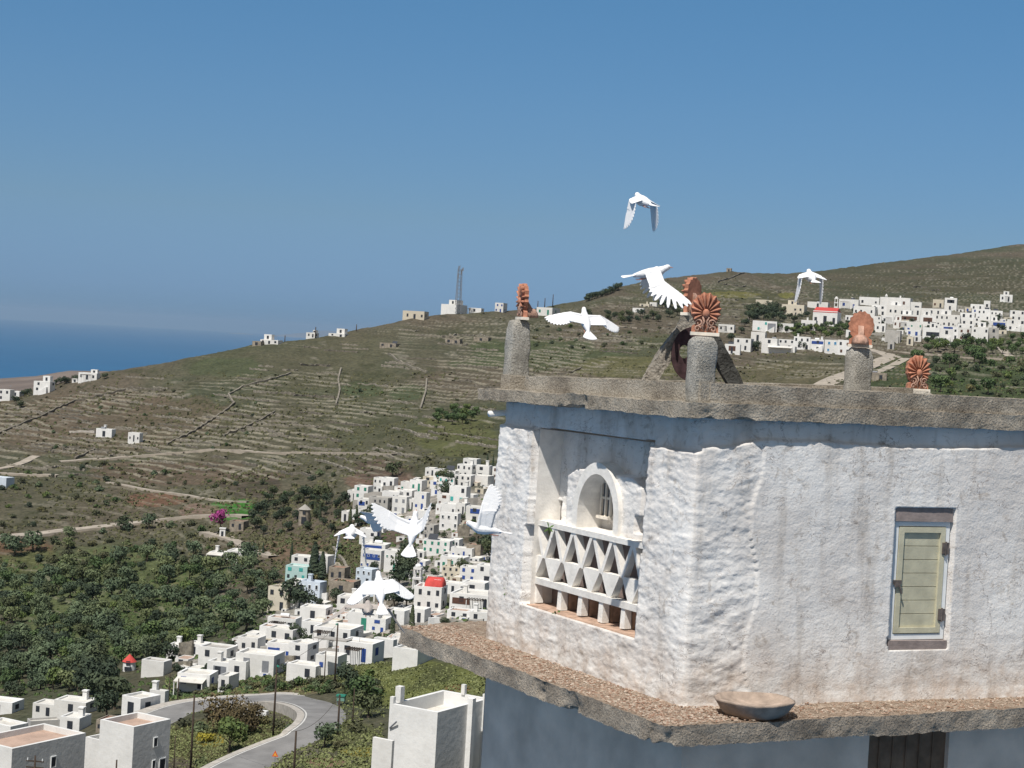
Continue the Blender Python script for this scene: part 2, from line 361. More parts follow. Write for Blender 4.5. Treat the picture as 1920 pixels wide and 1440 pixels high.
def ground_raw(px, py):
    px = np.asarray(px, float); py = np.asarray(py, float)
    rg = ridge(px); v = np.maximum((py - rg) / (1440 - rg), 0)
    D = depth(px, v); P = rays(px, np.maximum(py, rg)) * D[..., None]
    x, y, z = P[..., 0], P[..., 1], P[..., 2]
    # where terraces are cut: the open hillsides, not the grove, the village nor the road
    hill = smooth(960, 850, py) * smooth(0.0, 0.03, v)
    low = smooth(1330, 1200, py) * 0.35 * smooth(560, 400, px)
    tm = np.maximum(hill, low)
    zn = z + 2.2 * fbm(x / 70.0, y / 70.0, 3) + 0.45 * fbm(x / 12.0, y / 12.0, 3)
    h = 0.98 + 0.0 * z
    fr = zn / h - np.floor(zn / h)
    stepz = (np.floor(zn / h) + smooth(0.72, 0.97, fr)) * h - (zn)
    brk = smooth(-0.28, 0.0, fbm(x / 38.0 + 9, y / 38.0, 3))
    z2 = z + tm * brk * stepz * 0.6
    ris = np.clip(smooth(0.76, 0.84, fr) * smooth(1.0, 0.94, fr), 0, 1); ground_raw.drk = np.clip(smooth(0.60, 0.68, fr) * smooth(0.78, 0.72, fr), 0, 1)
    rough = smooth(20, 150, D)
    z2 = z2 + rough * (0.28 * fbm(x / 3.2, y / 3.2, 3) + 0.5 * fbm(x / 14.0, y / 14.0, 3)) * (1 - 0.75 * smooth(1200, 1290, py) * smooth(250, 330, px))
    z2 = z2 + smooth(300, 600, D) * 1.0 * fbm(x / 30.0, y / 30.0, 3) * hill
    P = np.stack([x, y, z2], -1)
    ground_raw.ris = ris; return P, D, v, tm * brk
def G(px, py):
    return Vector(ground_raw(np.array([float(px)]), np.array([float(py)]))[0][0])

pxs = np.concatenate([np.arange(-600, -20, 12), np.arange(-20, 920, 1.9), np.arange(920, 1940, 2.6), np.arange(1940, 2600, 14)])
vs = np.concatenate([np.linspace(0, 0.62, 460), np.linspace(0.62, 1.05, 150)[1:], np.linspace(1.05, 3.8, 60)[1:]])
PX, V_ = np.meshgrid(pxs, vs)
RG = ridge(PX); PY = RG + V_ * (1440 - RG)
P, D_, v_, tm_ = ground_raw(PX, PY); RIS = ground_raw.ris; DRK = ground_raw.drk
# far side of the ridge falls away to the sea
back = []
top = P[0]
for k, dz in ((1.02, -2), (1.10, -14), (1.35, -70), (1.9, -190), (2.6, -300)):
    b = top.copy(); b[:, :2] *= k; b[:, 2] = top[:, 2] + dz; back.append(b)
allP = np.concatenate([np.array(back[::-1]), P], 0)
nr, nc = allP.shape[:2]
# ground colours: earth, crops, flowers where the photograph has them
REG = [  # cx, cy, rx, ry, colour, strength
 (430, 955, 52, 22, (0.06, 0.22, 0.03), 1.0), (300, 938, 62, 13, (0.22, 0.12, 0.075), 0.9), (372, 955, 40, 16, (0.25, 0.17, 0.13), 0.9),
 (20, 1035, 75, 42, (0.20, 0.115, 0.065), 0.8), (345, 1103, 32, 12, (0.24, 0.125, 0.08), 1.0), (90, 1190, 30, 14, (0.2, 0.12, 0.08), 0.8),
 (180, 790, 260, 60, (0.17, 0.125, 0.085), 0.55), (350, 885, 170, 26, (0.17, 0.12, 0.085), 0.7), (460, 905, 60, 30, (0.10, 0.075, 0.06), 0.6),
 (860, 815, 85, 40, (0.135, 0.145, 0.05), 0.8), (700, 790, 90, 60, (0.105, 0.115, 0.06), 0.5), (560, 680, 200, 60, (0.12, 0.12, 0.065), 0.4),
 (430, 690, 70, 18, (0.085, 0.115, 0.05), 0.5), (680, 730, 40, 14, (0.08, 0.12, 0.05), 0.6), (770, 735, 40, 14, (0.08, 0.12, 0.05), 0.6),
 (1000, 665, 150, 30, (0.08, 0.115, 0.045), 0.7), (1250, 655, 110, 30, (0.085, 0.115, 0.05), 0.6), (1180, 690, 130, 18, (0.15, 0.145, 0.06), 0.9),
 (1370, 552, 55, 6, (0.30, 0.27, 0.05), 0.9), (1475, 553, 14, 5, (0.28, 0.27, 0.04), 0.9), (1330, 560, 160, 22, (0.12, 0.12, 0.055), 0.6),
 (1800, 715, 220, 45, (0.06, 0.095, 0.035), 0.8), (1480, 700, 110, 26, (0.15, 0.135, 0.075), 0.9), (1750, 520, 230, 34, (0.11, 0.10, 0.06), 0.6),
 (780, 1285, 150, 42, (0.18, 0.20, 0.055), 1.0), (670, 1300, 40, 30, (0.07, 0.095, 0.035), 0.7), (480, 1290, 170, 15, (0.19, 0.155, 0.08), 0.9),
 (450, 1400, 130, 50, (0.13, 0.125, 0.05), 0.9), (395, 1388, 26, 12, (0.42, 0.33, 0.03), 0.9), (680, 1408, 55, 9, (0.38, 0.31, 0.03), 0.9),
 (600, 1428, 45, 9, (0.28, 0.17, 0.12), 1.0), (640, 1380, 90, 30, (0.12, 0.13, 0.05), 0.8), (250, 1170, 60, 30, (0.12, 0.18, 0.055), 0.9),
 (350, 1185, 40, 14, (0.16, 0.16, 0.05), 0.8), (200, 1130, 240, 100, (0.13, 0.165, 0.06), 0.8), (720, 900, 80, 14, (0.22, 0.14, 0.10), 0.9),
 (750, 1005, 45, 20, (0.16, 0.12, 0.09), 0.9), (560, 1030, 70, 20, (0.21, 0.14, 0.09), 0.8), (720, 880, 60, 20, (0.14, 0.10, 0.075), 0.8),
 (860, 1290, 26, 7, (0.26, 0.10, 0.05), 0.8), (640, 1050, 40, 30, (0.11, 0.10, 0.05), 0.6), (830, 950, 100, 55, (0.42, 0.39, 0.35), 0.85), (810, 1070, 120, 55, (0.44, 0.41, 0.37), 0.85), (720, 1165, 200, 38, (0.46, 0.43, 0.39), 0.9), (500, 1228, 170, 30, (0.44, 0.41, 0.37), 0.9), (1740, 605, 170, 32, (0.38, 0.36, 0.32), 0.8), (1480, 645, 110, 14, (0.36, 0.34, 0.30), 0.6)]
n1 = fbm(P[..., 0] / 45, P[..., 1] / 70, 4); n2 = fbm(P[..., 0] / 7, P[..., 1] / 12, 4); n3 = fbm(P[..., 0] / 18 + 40, P[..., 1] / 25, 4)
base = np.array((0.128, 0.122, 0.078)); brown = np.array((0.155, 0.125, 0.090)); green = np.array((0.088, 0.102, 0.058)); stone = np.array((0.21, 0.195, 0.155))
Cc = base + 0 * P
def lay(Cc, col, m): return Cc * (1 - m[..., None]) + np.array(col) * m[..., None]
Cc = lay(Cc, brown, smooth(0.0, 0.35, n1) * 0.8); Cc = lay(Cc, green, smooth(0.0, 0.35, -n1 + 0.4 * n2) * 0.8)
for cx, cy, rx, ry, c, s in REG:
    q = ((PX - cx) / rx) ** 2 + ((PY - cy) / ry) ** 2 + 0.9 * n3 + 0.5 * n2
    Cc = lay(Cc, c, smooth(1.15, 0.75, q) * s)
Cc = Cc * 0.70; Cc = Cc * 0.86 + Cc.mean(-1, keepdims=True) * 0.14
# stone on the risers
gz = np.gradient(P[..., 2], axis=0); gd = np.gradient(np.hypot(P[..., 0], P[..., 1]), axis=0)
slope = np.abs(gz) / np.maximum(np.abs(gd), 1e-3)
n4 = fbm(P[..., 0] / 16 + 80, P[..., 1] / 16, 3)
st = RIS * np.clip(tm_ * 1.3, 0, 1) * smooth(-0.35, 0.1, n4 + .4 * n2) * 0.9
Cc = lay(Cc, (0.055, 0.058, 0.035), DRK * np.clip(tm_ * 1.3, 0, 1) * smooth(-0.2, 0.2, n2 - .3 * n4) * 0.6)   # shadow line along the wall feet, painted into the ground colour
Cc = lay(Cc, stone, st)
Cc = lay(Cc, (0.22, 0.20, 0.165), smooth(0.42, 0.6, n2 + 0.3 * n3) * 0.5)
Cc = lay(Cc, (0.05, 0.055, 0.03), smooth(0.3, 0.5, -n2 - 0.2 * n1) * 0.6)
Cb = np.concatenate([np.repeat(Cc[:1], len(back), 0), Cc], 0)
def mat_ground():
    m, N, L, b = newmat('hillside', 0.97, 0.05)
    a = N.new('ShaderNodeVertexColor'); a.layer_name = 'earth'
    g = N.new('ShaderNodeNewGeometry')
    t1 = noise_node(N, L, 0.9, 6, 0.7, vec=g.outputs['Position']); t2 = noise_node(N, L, 0.12, 5, 0.6, vec=g.outputs['Position'])
    c = mixc(N, L, 1.0, a.outputs[0], ramp(N, L, t1.outputs[0], [(0.34, (0.55, 0.58, 0.55)), (0.5, (0.95, 0.95, 0.95)), (0.68, (1.35, 1.32, 1.28))]).outputs[0], 'MULTIPLY')
    c = mixc(N, L, 0.6, c, ramp(N, L, t2.outputs[0], [(0.35, (0.75, 0.75, 0.72)), (0.6, (1.12, 1.1, 1.08))]).outputs[0], 'MULTIPLY')
    L.new(c, b.inputs['Base Color']); bump(N, L, b, t1.outputs[0], 0.9, 0.5)
    return m
MAT['ground'] = mat_ground()
me = npmesh('ground', allP.reshape(-1, 3), gridq(nr, nc), MAT['ground'])
at = me.color_attributes.new('earth', 'FLOAT_COLOR', 'POINT')
at.data.foreach_set('color', np.concatenate([Cb.reshape(-1, 3), np.ones((nr * nc, 1))], 1).astype(np.float32).ravel())
go = link('ground', me); tag(go, kind='structure')
go['label'] = 'terraced olive green hillside and valley floor'
# low spur in front of the sea
sp = [(-700, 745), (-200, 722), (0, 710), (67, 705), (133, 695), (200, 696), (260, 699), (330, 712), (450, 745)]
sx = np.arange(-700, 451, 6.0); rows = []
for k, D in ((60, 900), (20, 1150), (6, 1250), (0, 1300)):
    yy = np.interp(sx, [a[0] for a in sp], [a[1] for a in sp]) + (0.8 * fbm(sx / 20, sx * 0 + k, 4)) + k
    rows.append(rays(sx, yy) * D)
e = rows[-1].copy(); e[:, :2] *= 1.3; e[:, 2] -= 120; rows.append(e)
e = e.copy(); e[:, :2] *= 1.3; e[:, 2] = -300; rows.append(e)
A = np.array(rows)
me = npmesh('hills', A.reshape(-1, 3), gridq(*A.shape[:2]), simple('far_spur', (0.15, 0.12, 0.10), 0.3, 0.02, coord='Object'))
tag(link('hills', me), kind='structure')
# sea
SEA = -250.0
ang = np.linspace(0, 2 * pi, 97)[:-1]; rad = np.array([50, 700, 3000, 10000, 30000, 62000])
S = np.stack([np.outer(rad, np.sin(ang)), np.outer(rad, np.cos(ang)), np.full((len(rad), 96), SEA)], -1)
m, N, L, b = newmat('sea_water', 0.6, 0.08)
w = noise_node(N, L, 0.002, 6, 0.6)
L.new(ramp(N, L, w.outputs[0], [(0.35, (0.012, 0.085, 0.19)), (0.65, (0.016, 0.10, 0.215))]).outputs[0], b.inputs['Base Color'])
tag(link('sea', npmesh('sea', S.reshape(-1, 3), gridq(len(rad), 96, True), m)), kind='structure')
# faint island on the horizon
ix = np.arange(430, 800, 6.0); hgt = 15 * np.exp(-((ix - 620) / 70.0) ** 2) + 5 * np.exp(-((ix - 720) / 40.0) ** 2) + 2 * fbm(ix / 30, ix * 0, 3)
hy = 640 + (ix - 960) * 0.0577 + 15
top_ = rays(ix, hy - np.maximum(hgt, -3)) * 52000; bot = rays(ix, hy + 6) * 50000; bk = top_ * np.array([1.04, 1.04, 1]); bk[:, 2] = SEA - 20
A = np.array([bot, top_, bk]); tag(link('hills', npmesh('hills', A.reshape(-1, 3), gridq(3, len(ix)), simple('island_rock', (0.16, 0.14, 0.12), 0.2, 0.001))), kind='structure')

def ribbon(name, pts, width, mat, lift=0.12, sub=10, w0=0.0, **k):
    """a road or path laid on the ground along the given points"""
    pts = [(float(a), float(b)) for a, b in pts]
    c = []
    for i in range(len(pts) - 1):
        p0 = pts[max(i-1, 0)]; p1 = pts[i]; p2 = pts[i+1]; p3 = pts[min(i+2, len(pts)-1)]
        for j in range(sub):
            t = j / sub
            c.append(tuple(0.5 * ((2*p1[q]) + (-p0[q]+p2[q])*t + (2*p0[q]-5*p1[q]+4*p2[q]-p3[q])*t*t + (-p0[q]+3*p1[q]-3*p2[q]+p3[q])*t**3) for q in (0, 1)))
    c.append(pts[-1])
    c = np.array(c); Pc = ground_raw(c[:, 0], c[:, 1])[0]
    k9 = np.ones(5) / 5
    for q in range(3): Pc[:, q] = np.convolve(np.pad(Pc[:, q], 2, mode='edge'), k9, 'valid')
    T = np.gradient(Pc, axis=0); T[:, 2] = 0; T /= np.linalg.norm(T, axis=1)[:, None] + 1e-9
    Nn = np.stack([-T[:, 1], T[:, 0], T[:, 0] * 0], 1)
    a = Pc + Nn * (w0 + width / 2); b_ = Pc + Nn * (w0 - width / 2)
    a[:, 2] += lift; b_[:, 2] += lift
    a2, b2 = a.copy(), b_.copy(); a2[:, 2] -= 1.2; b2[:, 2] -= 1.2
    A = np.stack([a2, a, b_, b2], 1)
    o = link(name, npmesh(name, A.reshape(-1, 3), gridq(len(c), 4), mat, smooth=False)); tag(o, **k); return o
ROAD = [(270, 1372), (300, 1356), (345, 1337), (400, 1324), (460, 1316), (530, 1314), (590, 1324), (622, 1342), (618, 1364), (590, 1385), (545, 1405), (495, 1428), (440, 1458), (380, 1500)]
ribbon('road', ROAD, 8.6, MAT['kerb'], 0.30, w0=0.4, kind='structure')
ribbon('road', ROAD, 6.2, MAT['asphalt'], 0.36, kind='structure')
ribbon('road_line', ROAD, 0.16, MAT['line'], 0.372, w0=-2.9, kind='structure')
ribbon('road_line', ROAD, 0.16, MAT['line'], 0.372, w0=2.9, kind='structure')
for pts, w in (([(110, 864), (160, 860), (220, 857), (340, 846), (420, 843), (500, 846), (600, 848), (750, 852)], 3.0),
               ([(-30, 1012), (60, 1001), (160, 990), (230, 982), (330, 970), (420, 966), (470, 968)], 4.6),
               ([(385, 998), (440, 1010), (470, 1031), (520, 1042)], 3.6), ([(-20, 884), (50, 889), (110, 893)], 3.0), ([(-20, 880), (30, 870), (70, 854)], 2.6),
               ([(1085, 602), (1120, 605), (1150, 609), (1200, 614)], 2.5), ([(1530, 730), (1580, 706), (1610, 693), (1650, 680), (1674, 670), (1645, 660), (1600, 650)], 6.0),
               ([(1620, 706), (1660, 692), (1700, 674)], 3.0), ([(1680, 660), (1730, 663), (1775, 667)], 3.5), ([(1755, 664), (1800, 668), (1850, 670), (1890, 673)], 3.0),
               ([(1876, 648), (1884, 660), (1895, 668)], 3.0), ([(600, 1035), (630, 1055), (650, 1085)], 2.0), ([(200, 905), (260, 917), (340, 928), (400, 936), (470, 942)], 1.6)):
    ribbon('path', pts, w, MAT['track'], 0.25, kind='structure')

# thin sea air
mb = MB().box(-63000, 63000, -2000, 63000, -310, 175)
hz = mb.build('haze', None) if False else link('haze', mesh('haze', mb.v, mb.f, []))
m = bpy.data.materials.new('air'); m.use_nodes = True; N_ = m.node_tree.nodes; N_.clear(); o_ = N_.new('ShaderNodeOutputMaterial'); pv = N_.new('ShaderNodeVolumePrincipled')
pv.inputs['Color'].default_value = (0.55, 0.76, 1.0, 1); pv.inputs['Density'].default_value = 3e-5; pv.inputs['Anisotropy'].default_value = 0.2
m.node_tree.links.new(pv.outputs[0], o_.inputs['Volume']); hz.data.materials.append(m); tag(hz, 'pale sea haze over water and hills', kind='stuff')
# ------------------------------------------------------------------ dovecote
Zup = Vector((0, 0, 1))
AZL, AZR = math.atan2(-1960, 3300), math.atan2(7735, 3300)
dL = Vector((math.sin(AZL), math.cos(AZL), 0)); dR = Vector((math.sin(AZR), math.cos(AZR), 0))
nL = Vector((-dL.y, dL.x, 0));  nL = nL if nL.dot(Vector((-1, -1, 0))) > 0 else -nL
nR = Vector((dR.y, -dR.x, 0));  nR = nR if nR.dot(Vector((0, -1, 0))) > 0 else -nR
C0 = ray(1303, 1000) * 16.5; C0.z = 0
def onL(px, py, off=0.0):
    p = on_plane(px, py, C0 + nL * off, nL); return (p - C0).dot(dL), p.z
def onR(px, py, off=0.0):
    p = on_plane(px, py, C0 + nR * off, nR); return (p - C0).dot(dR), p.z
LL = onL(934, 950)[0]; RR = 5.2
zfoot = onR(1489, 1316)[1]; ztopw = -0.60
print('LL', LL, 'zfoot', zfoot, onL(1300, 1312), onL(922, 1165), 'slabbottom', onL(1303, 784, .2), onL(945, 757, .2), onR(1900, 808, .2))
Pc = [C0 + dL * LL, C0.copy(), C0 + dR * RR, C0 + dL * LL + dR * RR]
dove = empty('dovecote', tuple(C0 + Zup * -16), label='whitewashed dovecote tower with triangle lattice and pale green hatch', cat='dovecote')
def dv(o): o.parent = dove; o.matrix_parent_inverse = Matrix.Translation(-(C0 + Zup * -16)); return o

# key places on the lattice wall (s from the corner, z)
sR = onL(1221, 950)[0]; sL = onL(1006, 900)[0]
zT = onL(1110, 812)[1]; zS = onL(1110, 1006)[1]; zB = onL(1110, 1163)[1]
zT0, zT1 = onL(1008, 801)[1], onL(1222, 827)[1]
zS0, zS1 = onL(1020, 990, -.1)[1], onL(1210, 1026, -.1)[1]
zB0, zB1 = onL(1000, 1140)[1], onL(1203, 1190)[1]
print('opening s', sR, sL, 'z', zT0, zT1, zS0, zS1, zB0, zB1)
zTt, zSh, zBt = (zT0+zT1)/2, (zS0+zS1)/2, (zB0+zB1)/2
pa = onL(1071, 950, -.2)[0]; pb = onL(1212, 950, -.2)[0]          # panel round the arch
ac = onL(1133, 950, -.2)[0]; ar = abs(onL(1090, 950, -.2)[0] - onL(1176, 950, -.2)[0]) / 2
zpt = onL(1133, 884, -.2)[1]; zap = onL(1135, 869, -.2)[1]
hl0, hl1 = onL(1042, 960, -.35)[0], onL(1063, 960, -.35)[0]; hz1, hz0 = onL(1050, 938, -.35)[1], onL(1050, 984, -.35)[1]
hr0, hr1 = onL(1199, 980, -.2)[0], onL(1215, 980, -.2)[0]; hy1, hy0 = onL(1206, 967, -.2)[1], onL(1206, 1001, -.2)[1]
print('panel', pa, pb, ac, ar, zpt, zap)
# the shell of the tower: a fine grid wrapped round the four sides
us = np.concatenate([np.arange(-1.2, 0, 0.1), np.arange(0, LL, 0.014), LL + np.arange(0, RR, 0.02), [LL + RR, LL + RR + 1.0]])
zs = np.arange(zfoot - 0.12, ztopw + 0.02, 0.014)
U, Z = np.meshgrid(us, zs)
s_L = LL - U; s_R = U - LL
def dep_left(s, z):
    d = 0 * s
    jag = 0.02 * fbm(z * 6, s * 6, 3)
    top = zT0 + (zT1 - zT0) * (sL - s) / (sL - sR)
    inn = (s > sR + jag) & (s < sL) & (z > zSh - 0.001) & (z < top)
    low = (s > sR + 0.03) & (s < sL + 0.04) & (z <= zSh) & (z > zBt)
    d = np.where(inn, 0.29, d)
    # panel with arch
    pan = inn & (s > pb) & (s < pa) & (z < zpt - 0.25 * np.maximum(np.abs(s - (pa + pb) / 2) - (pa - pb) * 0.36, 0) * 2)
    d = np.where(pan, 0.15, d)
    rr = np.hypot(s - ac, np.maximum(z - (zap - 1.28 * ar), 0) / 1.28)
    ringm = inn & (rr < ar * 1.0) & (z > zSh + 0.02)
    arch = inn & (rr < ar * 0.86) & (z > zSh + 0.03)
    d = np.where(arch, 0.42, d)
    d = np.where(inn & (s > hl1) & (s < hl0) & (z > hz0) & (z < hz1), 0.75, d)
    d = np.where(inn & (s > hr1) & (s < hr0) & (z > hy0) & (z < hy1), 0.75, d)
    d = np.where(low, 0.62, d)
    return d
isL = (U >= 0) & (U <= LL); isR = (U > LL) & (U <= LL + RR)
dl = np.where(isL, dep_left(np.clip(s_L, 0, LL), Z), 0)
# window opening in the right wall
wq = [onR(1676, 952), onR(1783, 955), onR(1769, 1216), onR(1656, 1212)]
wx0 = (wq[0][0] + wq[3][0]) / 2; wx1 = (wq[1][0] + wq[2][0]) / 2; wz1 = (wq[0][1] + wq[1][1]) / 2; wz0 = (wq[2][1] + wq[3][1]) / 2
print('hatch', wx0, wx1, wz0, wz1)
wj = 0.012 * fbm(Z * 7, Z * 0 + 4, 3)
dl = np.where(isR & (s_R > wx0 + wj) & (s_R < wx1 + wj) & (Z > wz0) & (Z < wz1), 0.19, dl)
p3 = np.stack([U * 1.0, Z * 1.0, 0 * U], -1)
def crease(p, o=3): return 0.25 - np.abs(fbm3(p, o))
nz = np.where(isL, 0.020, 0.014) * fbm3(p3 * 1.6, 3) + np.where(isL, 0.006, 0.002) * fbm3(p3 * np.array([5., 7., 1]) + 5, 4)
nz += np.where(isL, 0.011, 0.001) * -crease(p3 * np.array([4., 11., 1.]) + 21, 3)  
nz += np.where(isL, 0.007, 0.0025) * fbm3(p3 * np.array([18, 34, 1.]) + 9, 3)
rough = isR & (s_R < 0.62 + 0.06 * np.sin(Z * 5))
def hard(p, o=6):
    s = 0; a_ = 1.0
    for i in range(o): s = s + a_ * vnoise3(p + 17.3 * i); p = p * 2.1; a_ *= 0.68
    return s
nz += np.where(rough, 0.022 * hard(p3 * np.array([3.2, 5.5, 1.]) + 3) - 0.012, 0)
nz += np.where(isL, 0.009, 0.003) * hard(p3 * np.array([4, 9, 1.]) + 13)
nz += np.where(isR & (Z < zfoot + 0.12), 0.05, 0) * (zfoot + 0.12 - Z) / 0.12 * 1.0 * 0.3
# smoother, thicker coat of plaster below a wavy edge on the right wall
edge = -0.80 - 0.05 * fbm(s_R * 1.5, s_R * 0, 3) - 0.10 * smooth(0.7, 0.2, s_R)
nz += np.where(isR, 0.05 * smooth(0.0, 0.014, edge - Z), 0)
# ragged band of exposed surface above the piers on the left wall
edgeL = zT1 - 0.03 + 0.02 * fbm(s_L * 4, s_L * 0 + 2, 3)
nz += np.where(isL & (dl < 0.05), 0.07 * smooth(0.0, 0.02, edgeL - Z), 0)
bat = 0.03 * (ztopw - Z) / 2.6
off = nz - dl + bat
t = smooth(-0.05, 0.05, U - LL)
NX = np.where(U < LL + 0.06, nL.x * (1 - t) + nR.x * t, nR.x); NY = np.where(U < LL + 0.06, nL.y * (1 - t) + nR.y * t, nR.y)
nrm = np.hypot(NX, NY) ; NX /= nrm; NY /= nrm
bx = np.where(isL | (U < 0), C0.x + dL.x * np.clip(s_L, 0, LL), C0.x + dR.x * np.clip(s_R, 0, RR))
by = np.where(isL | (U < 0), C0.y + dL.y * np.clip(s_L, 0, LL), C0.y + dR.y * np.clip(s_R, 0, RR))
bk = np.minimum(U, 0); bx = bx - bk * dR.x; by = by - bk * dR.y
bk2 = np.maximum(U - LL - RR, 0); bx = bx + bk2 * dL.x; by = by + bk2 * dL.y
corner = U < 0; off = np.where(corner | (U > LL + RR), 0.0, off)
# keep the left end rounded
off = off - 0.03 * smooth(0.06, 0.0, U) * isL
XY = np.stack([bx + NX * off, by + NY * off, Z], -1)
dv(link('wall', npmesh('tower_wall', XY.reshape(-1, 3), gridq(*U.shape), MAT['plaster'])))
# back walls
q = MB()
for a, b_ in ((Pc[0] + dR * 1.1, Pc[3]), (Pc[3], Pc[2] + dL * 0.9)):
    q.add([a + Zup*zfoot, b_ + Zup*zfoot, b_ + Zup*ztopw, a + Zup*ztopw], [(0, 1, 2, 3)])
dv(q.build('back_wall', MAT['plaster']))

def rough_slab(name, quad, z0, z1, mat, amp=0.012, step=0.035, zoff=None, chip=0.0):
    """slab over a quadrilateral with a worn surface; quad = four Vectors, z0/z1 may be lists per corner"""
    z0 = z0 if isinstance(z0, (list, tuple)) else [z0] * 4; z1 = z1 if isinstance(z1, (list, tuple)) else [z1] * 4
    lens = [(quad[(i+1) % 4] - quad[i]).length for i in range(4)]
    nu = max(3, min(260, int(max(lens[0], lens[2]) / step))); nv = max(3, min(260, int(max(lens[1], lens[3]) / step))); nh = max(3, int(abs(z1[0] - z0[0]) / (step * 0.6)))
    def bil(u, v, zz): 
        w = [(1-u)*(1-v), u*(1-v), u*v, (1-u)*v]
        return sum(w[i][..., None] * np.array([quad[i].x, quad[i].y, zz[i]]) for i in range(4))
    u = np.linspace(0, 1, nu); v = np.linspace(0, 1, nv); h = np.linspace(0, 1, nh)
    Vv, Ff, b = [], [], 0
    def sheet(A, flip=False):
        nonlocal b
        qd = gridq(*A.shape[:2]) + b; Vv.append(A.reshape(-1, 3)); Ff.append(qd[:, ::-1] if flip else qd); b += A.shape[0] * A.shape[1]
    UU, VV = np.meshgrid(u, v); sheet(bil(UU, VV, z1)); sheet(bil(UU, VV, z0), True)
    for fu, fv in ((lambda a: (a, 0*a), u), (lambda a: (a, 0*a+1), u), (lambda a: (0*a, a), v), (lambda a: (0*a+1, a), v)):
        AA, HH = np.meshgrid(fv, h); x, y = fu(AA)
        lo, hi = bil(x, y, z0), bil(x, y, z1); sheet(lo * (1 - HH[..., None]) + hi * HH[..., None])
    V = np.concatenate(Vv); Q = np.concatenate(Ff)
    n = np.stack([fbm3(V * 3.0 + k * 7, 4) for k in range(3)], -1) * amp + np.stack([fbm3(V * 14.0 + k * 5, 3) for k in range(3)], -1) * amp * 0.9
    if chip:
        c = smooth(0.22, 0.4, fbm3(V * 1.9 + 31, 4)); cen = V.mean(0); dirc = (cen - V); dirc /= np.linalg.norm(dirc, axis=1)[:, None]
        low = (V[:, 2] - V[:, 2].min()) / max(np.ptp(V[:, 2]), 1e-6); n = n + dirc * (c * chip * (1 - low))[:, None]; n[:, 2] += c * chip * 0.7 * (1 - low)
    return link(name, npmesh(name, V + n, Q, mat))
def inset(o1, o2, o3, o4):
    """footprint grown by an overhang on each side: left wall, right wall, far right, back"""
    return [C0 + dL * (LL + o4) + nL * o1, C0 + nL * o1 * 1.0 + nR * o2, C0 + dR * (RR + o3) + nR * o2, C0 + dL * (LL + o4) + dR * (RR + o3)]
zb = onL(1303, 784, .16)[1]; zb0 = onL(945, 753, .16)[1]; zt = onL(1300, 754, .16)[1]; zt0 = onL(906, 728, .16)[1]; zbr = onR(1900, 807, .16)[1]; ztr = onR(1900, 775, .16)[1]
print('slab z', zb, zb0, zbr, 'top', zt, zt0, ztr)
qd = inset(0.22, 0.115, 0.3, 0.22)
ztR = ztr; zbR = zbr
dv(rough_slab('roof_slab', qd, [zb0, zb, zbR, (zb0 + zbR) / 2], [zt0, zt, ztR, (zt0 + ztR) / 2], MAT['concrete'], 0.016, 0.03, chip=0.05))
# parapet kerb along the roof edges
def strip(name, a, b, th, z0a, z0b, z1a, z1b, inn, mat, amp=0.008):
    w = inn * th; return dv(rough_slab(name, [a, b, b + w, a + w], [z0a, z0b, z0b, z0a], [z1a, z1b, z1b, z1a], mat, amp, 0.03))
kL0 = C0 + dL * onL(985, 715, .08)[0] + nL * 0.09; kC = C0 + nL * 0.08 + nR * 0.09; kR = C0 + dR * (RR + .2) + nR * 0.09
zk0, zkC = onL(962, 702, .09)[1], onL(1292, 716, .09)[1]; zkR = onR(1918, 749, .09)[1]; zkC2 = onR(1345, 719, .09)[1]
print('kerb z', zk0, zkC, zkC2, zkR)
strip('kerb', kL0, kC, 0.22, zt0 - .02, zt - .02, zk0, zkC, -nL, MAT['concrete'])
strip('kerb', kC + dR * 0.10, kR, 0.22, zt - .02, ztR + .01, zkC2, zkR, -nR, MAT['concrete'])
k3 = Pc[3] - nL * 0 ; strip('kerb', C0 + dL * (LL + .1) + dR * 0.0, Pc[3] + dR * .1, 0.2, zt0 - .02, ztR, zk0 - .02, zkR, -dL, MAT['concrete'])
# ledge
lq_c = on_z(1247, 1362, zfoot); lq_l = on_z(749, 1175, zfoot); lq_r = on_z(1920, 1328, zfoot)
print('ledge pts', (lq_c - C0).dot(nL), (lq_c - C0).dot(nR), (lq_l - C0).dot(nL), (lq_l - C0).dot(dL), (lq_r - C0).dot(nR))
lb = on_z(920, 1163, zfoot); ldir = (lb - lq_l); ldir.z = 0; ldir.normalize()
far_r = lq_r + (lq_r - lq_c).normalized() * 2.0
quad = [lq_l, lq_c, far_r, lq_l + ldir * 6.5]
for p in quad: p.z = 0
zl = onL(1249, 1394, (lq_c - C0).dot(nL))[1]
dv(rough_slab('ledge', quad, zfoot - 0.19, zfoot, MAT['ledge'], 0.02, 0.035, chip=0.06))
